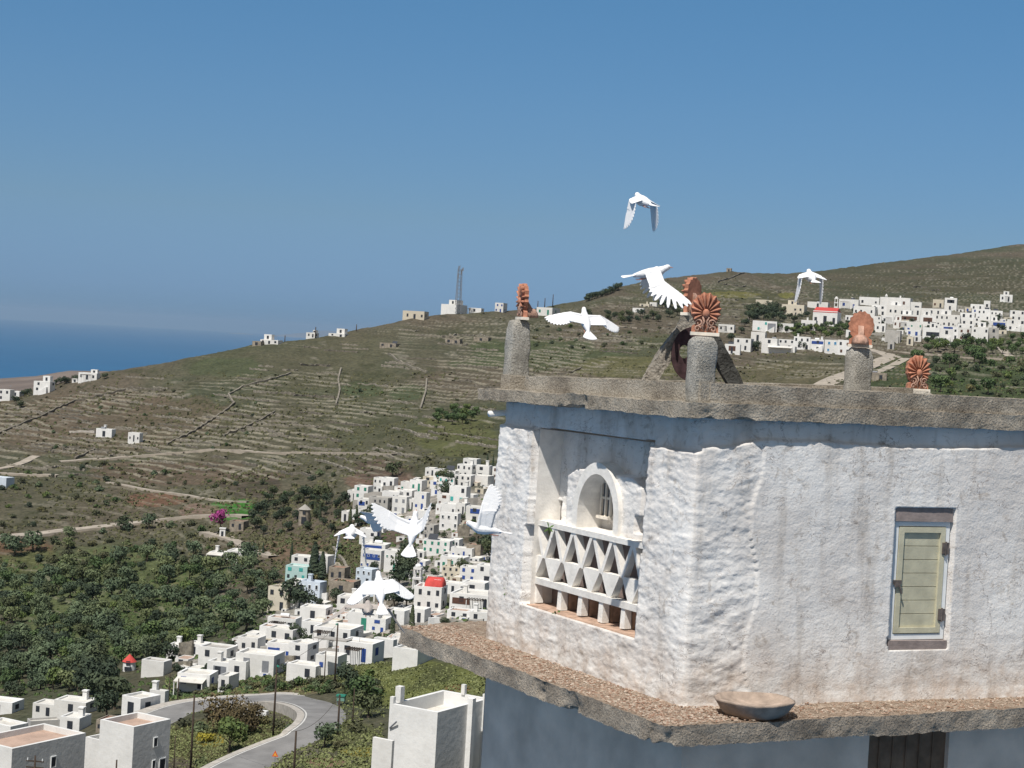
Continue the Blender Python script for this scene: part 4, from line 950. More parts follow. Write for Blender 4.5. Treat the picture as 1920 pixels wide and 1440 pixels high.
# ------------------------------------------------------------------ houses
UNIT = {}
def unit_box(mat_key):
    """a 1 x 1 x 1 joinery block, front at y = 0"""
    if mat_key not in UNIT:
        mb = MB().box(-.5, .5, 0, .14, 0, 1); UNIT[mat_key] = mesh('joinery', mb.v, mb.f, MAT[mat_key])
    return UNIT[mat_key]
def unit_frame():
    if 'frame' not in UNIT:
        mb = MB()
        mb.box(-.5, -.40, -.02, .14, 0, 1); mb.box(.40, .5, -.02, .14, 0, 1); mb.box(-.4, .4, -.02, .14, .92, 1); mb.box(-.4, .4, -.02, .14, 0, .06)
        UNIT['frame'] = mesh('window_frame', mb.v, mb.f, MAT['whitepaint'])
    return UNIT['frame']
def az_len(C, d, px, py):
    r = ray(px, py); m = r.x / r.y
    return (m * C.y - C.x) / (d.x - m * d.y)
NH = [0]
def house(xl, xc, yt, yb, xr=None, th=14, depth=None, fl=2, nw=3, wc='glass', mat='hwhite', roof='roofw', D=None, label='', group=None, sink=3.0, side=1, name='house', cat='house', door=True, big=None, chim=None, upper=None, frames=False, par=0.45, seed=None, awn=None, wins=None):
    """xl / xc: left end and near corner of the front, yt / yb: top and foot at that corner, th: how far the front is turned away to the left"""
    NH[0] += 1; rnd = random.Random(NH[0] * 13 if seed is None else seed)
    if D is None:
        g = G(xc, min(yb, 2000)); D = g.dot(fwd)
    base = ray(xc, yb) * D; top = ray(xc, yt) * D
    H = top.z - base.z; th_ = R(th)
    dl = Vector((-math.cos(th_), math.sin(th_), 0)); dr = Vector((math.sin(th_), math.cos(th_), 0))
    ym = (yt + yb) / 2
    A = abs(az_len(base, dl, xl, ym + (xl - xc) * .057))
    B = abs(az_len(base, dr, xr, ym)) if xr else (depth or max(3.0, min(A * rnd.uniform(.6, .9), 8)))
    root = empty(name, tuple(base), -th_, label=label or None, cat=cat, group=group)
    z0 = -sink; pr = min(par, H * .12); t = min(.3, A * .08)
    mb = MB()
    o_ = [(-A, 0), (0, 0), (0, B), (-A, B)]; i_ = [(-A + t, t), (-t, t), (-t, B - t), (-A + t, B - t)]
    v = [(x, y, z0) for x, y in o_] + [(x, y, H) for x, y in o_] + [(x, y, H) for x, y in i_] + [(x, y, H - pr) for x, y in i_]
    f = []
    for k in range(4):
        n = (k + 1) % 4; f += [(k, n, 4+n, 4+k), (4+k, 4+n, 8+n, 8+k), (8+k, 8+n, 12+n, 12+k)]
    mb.add(v, f); mb.build('wall', MAT[mat], root)
    rf = MB().add([(x, y, H - pr + .004) for x, y in i_], [(0, 1, 2, 3)]); rf.build('roof', MAT[roof], root)
    def win(x, z, w, h, key, onside=False, kind='window'):
        o = bpy.data.objects.new(kind, unit_box('w' + key)); COL.objects.link(o); o.parent = root
        if onside: o.location = (.045, x, z); o.rotation_euler = (0, 0, pi / 2)
        else: o.location = (x, -.045, z)
        o.scale = (w, 1, h)
        if frames and kind == 'window':
            q = bpy.data.objects.new('frame', unit_frame()); COL.objects.link(q); q.parent = o; q.scale = (1.15, 1, 1.06); q.location = (0, -.02, -.03)
        return o
    if wins is not None:
        for s_, x, z, w, h, key, kind in wins:
            win(-A * (1 - x) if not s_ else B * x, H * z, w, h, key, bool(s_), kind)
    else:
        fh = H / fl
        for k in range(fl):
            if not nw: break
            n = max(1, nw - rnd.choice((0, 0, 0, 1))); isdoor = door and k == 0
            jx = rnd.uniform(-.06, .06)
            for i in range(n):
                if rnd.random() < .12 and n > 1: continue
                u = (i + .5) / n + jx + rnd.uniform(-.03, .03)
                w = min(A / n * .34, rnd.uniform(.65, 1.0)); hh = min(fh * .48, w * rnd.uniform(1.15, 1.7)); z = k * fh + fh * .30
                kd = 'window'
                if isdoor and i == n // 2: hh = min(fh * .7, 2.1); z = .05; kd = 'door'
                win(-A * (1 - u), z, w, hh, wc if rnd.random() < .8 else 'glass', False, kd)
            if side and B > 3 and rnd.random() < .7:
                win(B * rnd.uniform(.35, .65), k * fh + fh * .35, .9, min(fh * .4, 1.1), wc, True)
        if big:      # a wide shaded veranda
            x0, x1, zz0, zz1, key = big; win(-A * (1 - (x0 + x1) / 2), H * zz0, A * (x1 - x0), H * (zz1 - zz0), key, False, 'veranda')
    if awn:
        x0, x1, zz, key = awn; mb = MB(); a0, a1 = -A * (1 - x0), -A * (1 - x1)
        mb.ring([[(a0, 0.05, H * zz), (a0, -1.6, H * zz - .35), (a0, -1.6, H * zz - .27), (a0, 0.05, H * zz + .08)], [(a1, 0.05, H * zz), (a1, -1.6, H * zz - .35), (a1, -1.6, H * zz - .27), (a1, 0.05, H * zz + .08)]]); mb.build('awning', MAT[key], root)
        for xx in (a0 + .1, a1 - .1): MB().box(xx - .06, xx + .06, -1.55, -1.43, -sink, H * zz - .32).build('post', MAT[mat], root)
    ch = rnd.random() < .14 if chim is None else chim
    if ch:
        x, y = -A * rnd.uniform(.15, .85), B * rnd.uniform(.5, .85); MB().box(x - .3, x + .3, y - .3, y + .3, H - pr, H + .9).box(x - .38, x + .38, y - .38, y + .38, H + .9, H + 1.05).build('chimney', MAT[mat], root)
    if wins is None and A > 4.5:
        q = rnd.random(); x, y = -A * rnd.uniform(.2, .8), B * rnd.uniform(.4, .8)
        if q < .16:
            MB().tube([(x - .7, y, H + .15), (x + .7, y, H + .15)], .33, 9).build('water_tank', MAT[rnd.choice(('whitepaint', 'wgrey'))], root, False)
        elif q < .30:
            mb = MB(); mb.ring([[(x - .9, y - .1, H - .1), (x + .9, y - .1, H - .1), (x + .9, y - .02, H - .1), (x - .9, y - .02, H - .1)], [(x - .9, y + .9, H + .8), (x + .9, y + .9, H + .8), (x + .9, y + .98, H + .8), (x - .9, y + .98, H + .8)]]); mb.build('solar_panel', MAT['wglass'], root)
        elif q < .5:
            MB().tube([(x, y, H - .5), (x, y, H + 1.6)], .035, 4).box(x - .5, x + .5, y - .03, y + .03, H + 1.35, H + 1.4).box(x - .35, x + .35, y - .03, y + .03, H + 1.1, H + 1.15).build('aerial', MAT['wgrey'], root)
        if fl == 1 and rnd.random() < .22:
            x0, x1 = -A * rnd.uniform(.5, 1), 0; x1 = x0 + A * rnd.uniform(.35, .5); mb = MB()
            for k in range(7): xx = x0 + (x1 - x0) * k / 6; mb.box(xx - .05, xx + .05, -1.7, 0, H * .72, H * .72 + .09)
            mb.box(x0, x1, -1.72, -1.6, H * .72 - .1, H * .72); mb.build('pergola', MAT['wood'], root)
            for xx in (x0, x1): MB().box(xx - .06, xx + .06, -1.7, -1.58, -sink, H * .72 - .1).build('post', MAT[mat], root)
        if fl == 2 and rnd.random() < .4:
            n_ = 9; sx0 = -A * rnd.uniform(.0, .3); mb = MB()
            for k in range(n_): mb.box(sx0 - (k + 1) * .34, sx0 - k * .34, -1.0, -.001, -sink, H * .5 * (n_ - k) / n_)
            mb.build('staircase', MAT[mat], root)
    up = (rnd.random() < .35 and A > 6 and H < 8) if upper is None else upper
    if up:
        wv = A * rnd.uniform(.3, .5); x0 = -A * rnd.uniform(.55, .98) if not isinstance(up, tuple) else -A * (1 - up[0])
        if isinstance(up, tuple): wv = A * (up[1] - up[0])
        uh = 1.9 if not isinstance(up, tuple) else up[2]
        x1 = min(x0 + wv, -t); MB().box(x0, x1, B * .35, B - t * 1.1, H - pr, H + uh).build('upper_storey', MAT[mat], root)
        o = win((x0 + x1) / 2, H + uh * .15, .8, uh * .6, wc); o.location.y = B * .35 - .045
    return root

ORD = ['first', 'second', 'third', 'fourth', 'fifth', 'sixth', 'seventh', 'eighth', 'ninth', 'tenth', 'eleventh', 'twelfth', 'thirteenth', 'fourteenth', 'fifteenth']
CN = dict(glass='dark', blue='blue', green='green', brown='brown', sky='bright blue', grey='grey', turq='turquoise')
MN = dict(hwhite='white', hcream='cream', hturq='turquoise', hblue='pale blue', hgrey='grey', hstone='stone')
def rows(table, place, group):
    for rname, ents in table:
        for i, e in enumerate(ents):
            xl, xc, yt, yb = e[:4]; kw = dict(e[4]) if len(e) > 4 else {}
            fl = kw.setdefault('fl', 2); nw = kw.setdefault('nw', max(1, min(5, round((xc - xl) / 9)))); wc = kw.setdefault('wc', 'glass'); mt = kw.get('mat', 'hwhite')
            if 'label' not in kw:
                size = {1: 'low', 2: 'two-storey', 3: 'tall'}[fl]
                kw['label'] = f"{size} {MN[mt]} house with {CN[wc]} openings, {ORD[i]} from the left in the {rname} row of {place}"
                # keep within sixteen words
                if len(kw['label'].split()) > 16: kw['label'] = f"{size} {MN[mt]} house, {ORD[i]} from the left in the {rname} row of {place}"
            kw.setdefault('group', group)
            kw.setdefault('th', 12 + (i * 7 % 9))
            house(xl, xc, yt, yb, **kw)
g = dict
VA = [
 ('topmost', [
  (797, 814, 878, 893, g(fl=1)), (813, 853, 883, 902, g(fl=1, wc='turq', nw=3)), (868, 893, 861, 880, g(fl=1, chim=False)), (857, 884, 872, 896, g(fl=2, th=20)), (884, 916, 874, 897, g(fl=2, nw=1)), (923, 940, 876, 900, g(fl=2, wc='brown'))]),
 ('second', [
  (651, 666, 920, 940, g(fl=1)), (664, 689, 912, 937, g(wc='green', nw=2)), (700, 716, 896, 922, g(fl=2, nw=2)), (714, 738, 897, 918, g(fl=1, nw=2)), (751, 770, 904, 924, g(fl=1, wc='green')), (768, 790, 901, 923, g(fl=1, wc='green')), (822, 851, 896, 919, g(wc='turq', nw=3)), (851, 882, 892, 914, g(nw=3)), (880, 914, 893, 911, g(fl=1, mat='hwhite', nw=0, th=24, chim=False)), (914, 940, 898, 908, g(fl=1, wc='brown'))]),
 ('third', [
  (706, 716, 912, 927, g(fl=1)), (716, 748, 923, 944, g(fl=1, nw=4)), (745, 772, 920, 934, g(fl=1, nw=2)), (776, 798, 924, 957, g(wc='blue', nw=2, th=22, xr=806)), (820, 842, 927, 949, g(wc='brown')), (842, 873, 913, 946, g(wc='turq', nw=3, th=20, xr=882, fl=2))]),
 ('fourth', [
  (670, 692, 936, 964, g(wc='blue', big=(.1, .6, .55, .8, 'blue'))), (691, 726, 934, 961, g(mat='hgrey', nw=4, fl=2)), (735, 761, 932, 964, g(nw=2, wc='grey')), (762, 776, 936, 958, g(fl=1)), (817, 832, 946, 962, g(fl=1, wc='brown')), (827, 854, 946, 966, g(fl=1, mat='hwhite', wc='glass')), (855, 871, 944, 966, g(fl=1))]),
 ('fifth', [
  (640, 652, 959, 978, g(fl=1, nw=1)), (727, 746, 973, 992, g(wc='green', nw=3, fl=1)), (793, 812, 985, 1012, g(mat='hgrey', nw=2)), (824, 857, 963, 994, g(mat='hwhite', wc='glass', nw=3, th=20, xr=864, frames=True)), (873, 905, 951, 980, g(wc='blue', nw=1, big=(.25, .85, .55, .85, 'blue')))]),
 ('sixth', [
  (674, 706, 993, 1018, g(wc='blue', nw=2, fl=1, chim=True)), (700, 718, 984, 1001, g(fl=1)), (769, 795, 1034, 1046, g(fl=1)), (793, 842, 1015, 1040, g(wc='green', nw=4)), (841, 860, 1012, 1031, g(fl=1, wc='brown', nw=2))]),
 ('seventh', [
  (678, 722, 1022, 1034, g(fl=1, big=(.1, .85, .1, .8, 'blue'), nw=0, par=.2)), (676, 713, 1033, 1069, g(wc='blue', nw=4, big=(.25, .95, .5, .8, 'blue'), th=18, frames=True)), (720, 745, 1033, 1070, g(wc='green', nw=3, frames=True)), (748, 762, 1027, 1043, g(fl=1, nw=1, wc='blue')), (845, 884, 1029, 1052, g(wc='blue', nw=4, th=16, xr=892, fl=1)), (825, 868, 1046, 1072, g(wc='green', nw=3, fl=1)), (877, 898, 1047, 1057, g(fl=1, nw=2))]),
 ('eighth', [
  (546, 580, 1044, 1070, g(nw=3)), (594, 613, 1043, 1078, g(fl=2, nw=1, wc='brown')), (667, 696, 1068, 1096, g(mat='hblue', nw=3, th=22, xr=710, frames=True)), (828, 862, 1064, 1085, g(mat='hcream', nw=3)), (862, 892, 1064, 1092, g(wc='blue', nw=2)), (893, 930, 1062, 1094, g(nw=2, wc='glass')), (868, 900, 1057, 1068, g(fl=1, nw=1, mat='hgrey'))]),
 ('ninth', [
  (535, 575, 1063, 1090, g(mat='hturq', wc='turq', nw=3)), (502, 538, 1103, 1146, g(mat='hcream', nw=2, th=24, xr=560)), (539, 566, 1089, 1116, g(nw=2)), (560, 598, 1092, 1133, g(mat='hblue', wc='glass', nw=3, th=22, xr=612, frames=True)), (680, 700, 1094, 1120, g(fl=1, nw=1, mat='hblue'))]),  # fourth house: blue shade of a white wall painted as wall colour
 ('tenth', [
  (632, 680, 1121, 1140, g(fl=1, nw=2, chim=True)), (826, 870, 1096, 1114, g(fl=1, nw=3)), (866, 908, 1094, 1112, g(fl=1, nw=1)), (843, 926, 1119, 1142, g(fl=1, nw=2, big=(.06, .45, .15, .65, 'brown'), upper=False)), (700, 770, 1116, 1130, g(fl=1, nw=2))]),
 ('eleventh', [
  (562, 610, 1141, 1164, g(fl=1, nw=1)), (722, 757, 1146, 1172, g(fl=1, nw=1)), (757, 795, 1143, 1168, g(fl=1, nw=2)), (838, 880, 1147, 1163, g(fl=1, nw=2, roof='roofp')), (880, 922, 1150, 1168, g(fl=1, nw=2))]),
 ('twelfth', [
  (501, 553, 1161, 1188, g(fl=1, nw=2, roof='roofp')), (565, 604, 1168, 1190, g(fl=1, nw=2)), (604, 628, 1166, 1186, g(fl=1, nw=1, mat='hcream')), (652, 707, 1151, 1186, g(wc='green', nw=2, fl=1, th=10, frames=True)), (692, 722, 1161, 1187, g(wc='blue', nw=2))]),
 ('thirteenth', [
  (486, 530, 1177, 1200, g(fl=1, roof='roofp', nw=1)), (499, 548, 1182, 1206, g(fl=1, nw=2)), (587, 656, 1181, 1206, g(fl=1, nw=3)), (445, 482, 1197, 1226, g(fl=1, nw=2)), (700, 736, 1200, 1230, g(nw=0, th=26, mat='hwhite', fl=1, xr=744))]),
 ('fourteenth', [
  (312, 345, 1212, 1230, g(fl=1, nw=1, chim=True)), (348, 376, 1209, 1228, g(fl=1, nw=1, chim=True)), (372, 424, 1217, 1242, g(fl=1, nw=2, roof='roofg')), (500, 544, 1208, 1240, g(wc='blue', nw=4, fl=1, big=(.05, .5, .15, .7, 'blue'))), (541, 575, 1208, 1246, g(nw=2, wc='glass', th=22, xr=597, mat='hwhite')), (635, 697, 1208, 1244, g(wc='blue', nw=3, fl=1))]),
 ('lowest', [
  (332, 392, 1266, 1294, g(fl=1, nw=2, wc='blue', awn=(0, .9, .72, 'roofw'), th=8)), (388, 427, 1243, 1274, g(fl=1, nw=1, big=(.3, .9, .2, .75, 'grey'))), (409, 428, 1268, 1296, g(fl=1, nw=1)), (428, 460, 1241, 1274, g(fl=1, nw=2, wc='brown')), (441, 512, 1230, 1268, g(fl=1, nw=3, wc='grey', upper=False)), (537, 591, 1250, 1272, g(fl=1, nw=2, roof='roofw')), (591, 632, 1231, 1264, g(fl=1, nw=2, wc='blue'))]),
]
rows(VA, 'the valley village', 'white houses of the valley village')
VB = [
 ('top', [
  (1417, 1447, 563, 577, g(mat='hcream', fl=1, nw=4)), (1466, 1507, 572, 589, g(mat='hcream', fl=1, nw=4)), (1514, 1552, 567, 577, g(fl=1, nw=2)), (1573, 1609, 562, 580, g(nw=3, wc='blue', fl=1)), (1611, 1648, 558, 574, g(nw=3, fl=1)), (1650, 1706, 559, 577, g(nw=3, fl=1, wc='brown')), (1707, 1727, 567, 583, g(fl=1, mat='hwhite', nw=1)), (1749, 1769, 562, 578, g(fl=1, mat='hcream', wc='brown')), (1771, 1793, 559, 583, g(nw=1, th=18, big=(.2, .8, .6, .85, 'glass'))), (1820, 1845, 571, 583, g(fl=1)), (1844, 1855, 564, 597, g(nw=1, fl=2)), (1875, 1898, 553, 566, g(fl=1, nw=2, upper=(.25, .7, 1.6)))]),
 ('second', [
  (1487, 1502, 583, 594, g(fl=1, mat='hcream')), (1600, 1640, 575, 592, g(fl=1)), (1634, 1662, 573, 591, g(nw=2)), (1662, 1706, 574, 593, g(fl=1, nw=4)), (1706, 1726, 577, 592, g(fl=1, nw=2)), (1727, 1779, 580, 593, g(fl=1, nw=4)), (1800, 1826, 587, 611, g(nw=3)), (1830, 1856, 580, 602, g(nw=3)), (1857, 1879, 583, 603, g(nw=3)), (1894, 1925, 583, 602, g(nw=3, roof='roofg'))]),
 ('third', [
  (1459, 1487, 607, 622, g(fl=1, mat='hwhite', nw=1)), (1502, 1529, 601, 618, g(fl=1, nw=2)), (1585, 1612, 592, 604, g(fl=1)), (1628, 1652, 593, 610, g()), (1652, 1674, 592, 607, g(fl=1, nw=2)), (1673, 1724, 591, 606, g(fl=1, nw=3, big=(.1, .9, .35, .8, 'brown'))), (1725, 1755, 592, 609, g(fl=1, nw=1, big=(.2, .75, .3, .75, 'brown'))), (1755, 1799, 591, 614, g(nw=5, fl=2)), (1825, 1838, 596, 612, g()), (1853, 1888, 603, 616, g(fl=1, nw=1, big=(.25, .9, .3, .8, 'blue'))), (1888, 1924, 600, 622, g(nw=3))]),
 ('fourth', [
  (1411, 1456, 603, 623, g(nw=2, wc='turq', big=(.62, .95, .1, .8, 'grey'), th=8)), (1586, 1601, 619, 632, g(fl=1, nw=1)), (1640, 1660, 607, 622, g(fl=1)), (1675, 1704, 602, 615, g(fl=1, wc='brown')), (1704, 1728, 604, 618, g(fl=1, wc='green')), (1730, 1762, 608, 619, g(fl=1, nw=3)), (1762, 1797, 612, 622, g(fl=1, nw=1, big=(.2, .85, .25, .8, 'blue'))), (1796, 1826, 608, 619, g(fl=1, nw=3))]),
 ('fifth', [
  (1347, 1376, 609, 622, g(fl=1, mat='hwhite')), (1408, 1434, 623, 640, g(fl=1, nw=1)), (1457, 1488, 637, 655, g(nw=3)), (1488, 1518, 632, 656, g(nw=3, wc='glass')), (1519, 1544, 637, 659, g(nw=1, big=(.1, .95, .6, .85, 'blue'))), (1659, 1687, 620, 643, g(mat='hgrey', nw=0)), (1700, 1726, 619, 631, g(fl=1, nw=2, wc='blue')), (1710, 1727, 630, 640, g(fl=1, nw=1)), (1730, 1762, 615, 636, g(nw=1, fl=1, big=(.2, .95, .25, .6, 'glass'))), (1762, 1786, 617, 646, g(nw=2, fl=2)), (1786, 1796, 614, 638, g(nw=1)), (1796, 1819, 615, 640, g(nw=2, wc='brown')), (1821, 1852, 614, 641, g(nw=3)), (1853, 1872, 615, 640, g(fl=2, mat='hgrey', nw=1))]),
 ('lowest', [
  (1359, 1387, 646, 664, g(fl=1, nw=1, big=(.25, .7, .3, .8, 'brown'))), (1376, 1407, 635, 657, g(nw=2, fl=2, mat='hwhite')), (1428, 1456, 635, 661, g(nw=2, fl=2)), (1440, 1490, 650, 661, g(fl=1, nw=0, awn=(0, .9, .85, 'roofw'), mat='hwhite')), (1546, 1571, 638, 663, g(nw=2, wc='sky', frames=True)), (1571, 1594, 638, 666, g(nw=2, wc='brown')), (1700, 1712, 632, 646, g(fl=1, mat='hcream', nw=1)), (1664, 1676, 642, 655, g(fl=1, mat='hgrey', nw=1))]),
]
rows(VB, 'the ridge village', 'white houses of the ridge village')
# church of the ridge village
def church_b():
    r = house(1524, 1569, 584, 611, xr=1577, th=14, fl=1, nw=0, label='long white church with a red roof in the ridge village', name='church', cat='church', chim=False, upper=False, roof='roofr', group=None,
              wins=[(0, .12, .08, 1.0, 2.6, 'glass', 'door'), (0, .50, .08, 1.3, 3.2, 'glass', 'door'), (0, .86, .08, 1.0, 2.6, 'glass', 'door')])
    g_ = r; A = [o for o in r.children if o.name.startswith('wall')][0]; xs = [v.co.x for v in A.data.vertices]; ys = [v.co.y for v in A.data.vertices]; H = max(v.co.z for v in A.data.vertices)
    x0, y1 = min(xs), max(ys)
    mb = MB(); mb.ring([[(x0 + .2, .1, H), (x0 + .2, y1 / 2, H + 1.7), (x0 + .2, y1 - .1, H)], [(-.2, .1, H), (-.2, y1 / 2, H + 1.7), (-.2, y1 - .1, H)]]); mb.build('pitched_roof', MAT['roofr'], r)
    MB().box(x0, 0, -.06, .0, H - .6, H - .35).build('red_band', MAT['roofr'], r)
church_b()
def belfry(px, yt, yb, w, lab, tiers=2, D=None):
    gpt = G(px, yb) if D is None else ray(px, yb) * D; D = gpt.dot(fwd); top = ray(px, yt) * D; H = top.z - gpt.z; r = empty('bell_tower', tuple(gpt), R(-12), label=lab, cat='bell tower')
    w = w / F * D; mb = MB(); t = w * .16
    mb.box(-w/2, w/2, -w/2, w/2, -3, H * .35)
    z = H * .35; th = (H * .9 - z) / tiers
    for k in range(tiers):
        s = 1 - .12 * k
        for sx_ in (-1, 1):
            for sy in (-1, 1): mb.box(sx_ * w/2 * s - (t if sx_ > 0 else 0), sx_ * w/2 * s + (0 if sx_ > 0 else t), sy * w/2 * s - (t if sy > 0 else 0), sy * w/2 * s + (0 if sy > 0 else t), z, z + th * .78)
        mb.box(-w/2 * s * 1.08, w/2 * s * 1.08, -w/2 * s * 1.08, w/2 * s * 1.08, z + th * .78, z + th); z += th
    mb.build('shaft', MAT['hwhite'], r)
    rings = [[(math.cos(q) * w * .42 * k, math.sin(q) * w * .42 * k, z + h * H * .1) for q in np.linspace(0, 2*pi, 11)[:-1]] for k, h in ((1, 0), (.85, .5), (.5, .85), (.08, 1))]
    MB().ring(rings).build('dome', MAT['hwhite'], r, True)
    mb = MB(); mb.box(-.05, .05, -.05, .05, H, H + w * .5); mb.box(-w*.15, w*.15, -.05, .05, H + w*.25, H + w*.32); mb.build('cross', MAT['wood'], r)
    MB().ring([[(math.cos(q) * w * .16 * k, math.sin(q) * w * .16 * k, H * .35 + th * .55 - h) for q in np.linspace(0, 2*pi, 9)[:-1]] for k, h in ((.4, -.2), (.8, .1), (1, .5))]).build('bell', MAT['metal'], r, True)
belfry(1567, 556, 583, 7, 'slim white bell tower above the red-roofed church of the ridge village')
belfry(781, 1056, 1126, 16, 'white bell tower with arched openings in the valley village')
belfry(1661, 551, 572, 4, 'small white belfry on a rooftop in the ridge village', 1)
r = house(776, 826, 1102, 1146, xr=838, th=10, fl=2, nw=3, name='church', cat='church', label='white church with a vaulted red roof beside the bell tower', chim=False, upper=False, group=None)
Wc = [o for o in r.children if o.name.startswith('wall')][0].data.vertices; H = max(v.co.z for v in Wc); xs = min(v.co.x for v in Wc); ys_ = max(v.co.y for v in Wc)
rings = [[(xs * x * .85, ys_ * .5 - math.cos(q) * ys_ * .42 * (.3 + .7 * k), H - .5 + math.sin(q) * 1.9 * k) for q in np.linspace(0, pi, 11)] for x, k in ((.82, .1), (.80, .75), (.74, 1), (.08, 1), (.02, .75), (.0, .1))]
MB().ring(rings).build('vault', MAT['roofr'], r, True)
MB().box(xs * .35, xs * .1, 1.2, 2.4, H, H + 1.1).build('chimney', MAT['hwhite'], r)

HG = 'white houses scattered on the hillside'
for xl, xc, yt, yb, kw in [
 (-4, 18, 731, 752, g(wc='glass', nw=2, label='pale cube house at the end of the ridge, lowest of the row above the sea')),
 (21, 36, 734, 743, g(fl=1, nw=1, label='tiny white hut just beside the lowest house of the ridge row')),
 (63, 93, 716, 736, g(xr=103, th=16, nw=2, label='white cube house with a shaded right wall on the ridge before the sea')),
 (147, 181, 700, 713, g(xr=188, th=12, nw=3, fl=1, upper=(.6, 1, 1.2), label='stepped white house among dark shrubs on the ridge before the sea')),
 (135, 147, 710, 717, g(fl=1, nw=1, label='small pinkish white outbuilding beside the stepped house on the ridge')),
 (180, 209, 805, 820, g(xr=217, th=20, fl=1, nw=1, mat='hwhite', label='plain white barn on the terraced slope')),
 (240, 261, 812, 829, g(xr=268, th=16, nw=3, wc='glass', fl=1, label='small white house with dark windows beside the plain barn')),
 (-20, 11, 896, 916, g(xr=27, th=22, nw=1, wc='green', mat='hblue', fl=1, label='pale blue cabin with a green window at the valley track')),
 (488, 521, 638, 646, g(fl=1, nw=3, label='low white house on the skyline next to a stone lean-to')),
 (574, 590, 624, 633, g(fl=1, nw=3, upper=(.6, 1, 1.0), xr=598, label='white house with a dark roof tank on the skyline')),
 (755, 795, 584, 600, g(fl=1, nw=4, mat='hcream', label='cream block with small paired windows on the skyline')),
 (827, 856, 571, 588, g(xr=876, th=26, fl=1, nw=2, mat='hwhite', label='white building with a dark gable at the foot of the lattice mast')),
 (928, 943, 568, 586, g(fl=2, nw=2, wc='blue', xr=951, label='white house with a red roof edge on the skyline', roof='roofr')),
 (1006, 1035, 577, 591, g(xr=1050, th=22, fl=1, nw=2, wc='green', label='long white house with green doors behind the slim pillar')),
 (1199, 1217, 570, 577, g(fl=1, nw=2, mat='hcream', label='low cream wing beside the two-window white house above the cypresses')),
 (1218, 1231, 567, 577, g(fl=1, nw=2, label='white house with two dark windows above the cypresses')),
 (1186, 1206, 578, 586, g(fl=1, nw=1, label='low white house under the cream wing, half hidden by cypresses')),
 (879, 902, 578, 585, g(fl=1, nw=1, label='low white annex right of the dark gabled building on the skyline')),
 (616, 646, 626, 632, g(fl=1, nw=2, label='very low white roof just showing over the skyline')),
 (392, 424, 1037, 1047, g(fl=1, nw=1, awn=(0, .9, .9, 'roofw'), label='white terrace house with an awning among the olive trees')),
 (425, 466, 1035, 1050, g(xr=480, th=10, fl=1, nw=1, label='long white house beside the lane above the olive grove')),
 (265, 306, 1241, 1267, g(xr=322, th=18, fl=1, nw=0, mat='hwhite', roof='roofg', label='white cistern house with a flat grey roof below the olive grove')),
 ]:
    house(xl, xc, yt, yb, group=HG, **kw)
for xl, xc, yt, yb, lab in [(473, 489, 640, 648, 'stone lean-to with a dark doorway on the skyline'), (835, 862, 636, 646, 'flat roofed stone shed on the upper terraces'), (712, 742, 644, 652, 'low stone byre with a small annex on the terraces'),
                            (888, 915, 633, 640, 'long low stone shed with a shaded front near the upper terraces'), (616, 645, 1065, 1092, 'ruined stone house with empty windows, upper of the two'), (617, 662, 1092, 1120, 'ruined stone house with empty windows, lower of the two'),
                            (874, 900, 1022, 1048, 'square stone ruin among the white houses of the valley village'), (552, 566, 955, 975, 'roofless stone walls beside the old mill tower'), (430, 456, 978, 994, 'stone arch of an old fountain beside the bright green field'),
                            (1362, 1371, 503, 510, 'tiny stone hut on the crest of the hill'), (180, 206, 1352, 1374, 'brown stone shed between the white blocks'), (1620, 1662, 700, 714, 'low pale stone ruin behind the rear palmette')]:
    house(xl, xc, yt, yb, mat='hstone', roof='rooft', label=lab, name='stone_shed', cat='stone shed', fl=1, nw=2 if xc - xl > 20 else 1, chim=False, upper=False, par=.2, group='old stone buildings in the landscape')
# lower left white blocks
LG = 'flat roofed white houses at the foot of the grove'
for xl, xc, yt, yb, kw in [
 (-30, 22, 1318, 1340, g(fl=1, nw=2, label='white house at the very foot of the olive grove, partly out of view')),
 (61, 100, 1322, 1344, g(fl=1, nw=2, label='white house below the grove with tiny windows, left part of the long range')),
 (101, 160, 1318, 1338, g(fl=1, nw=1, chim=True, label='long white house with a chimney below the olive grove')),
 (-30, 18, 1362, 1398, g(xr=52, th=30, fl=1, nw=1, wc='blue', label='white house with a blue window and dark slanting side wall')),
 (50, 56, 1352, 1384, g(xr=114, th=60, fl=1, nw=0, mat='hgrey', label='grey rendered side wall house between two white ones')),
 (112, 148, 1347, 1372, g(fl=1, nw=1, mat='hwhite', label='small off-white house with a single dark opening')),
 (228, 262, 1310, 1345, g(xr=300, th=32, fl=1, nw=1, label='white house with a stepped roof just behind the tall twin block')),
 (280, 308, 1296, 1326, g(xr=316, th=18, fl=1, nw=1, label='small white house by the roadside above the tall block')),
 (158, 196, 1390, 1470, g(xr=240, th=32, D=172, fl=1, nw=0, mat='hwhite', label='low white annex squeezed between the two big white blocks')),
 ]:
    house(xl, xc, yt, yb, group=LG, sink=6, **kw)
house(-60, 18, 1403, 1500, xr=157, th=32, D=150, fl=1, nw=0, roof='roofp', label='big white block with a pink flat roof and one hooded window', name='house', chim=False, upper=False, sink=8, par=.55, frames=True,
      wins=[(1, .56, .45, .55, .95, 'glass', 'window')])
house(184, 244, 1362, 1500, xr=316, th=32, D=168, fl=1, nw=0, roof='roofp', label='tall white block with a pink flat roof and shaded windowed side', name='house', chim=False, upper=False, sink=8, par=.55, frames=True,
      wins=[(1, .60, .66, .5, .9, 'glass', 'window'), (1, .58, .36, .4, .8, 'glass', 'window'), (1, .82, .30, .8, 1.2, 'glass', 'window')])
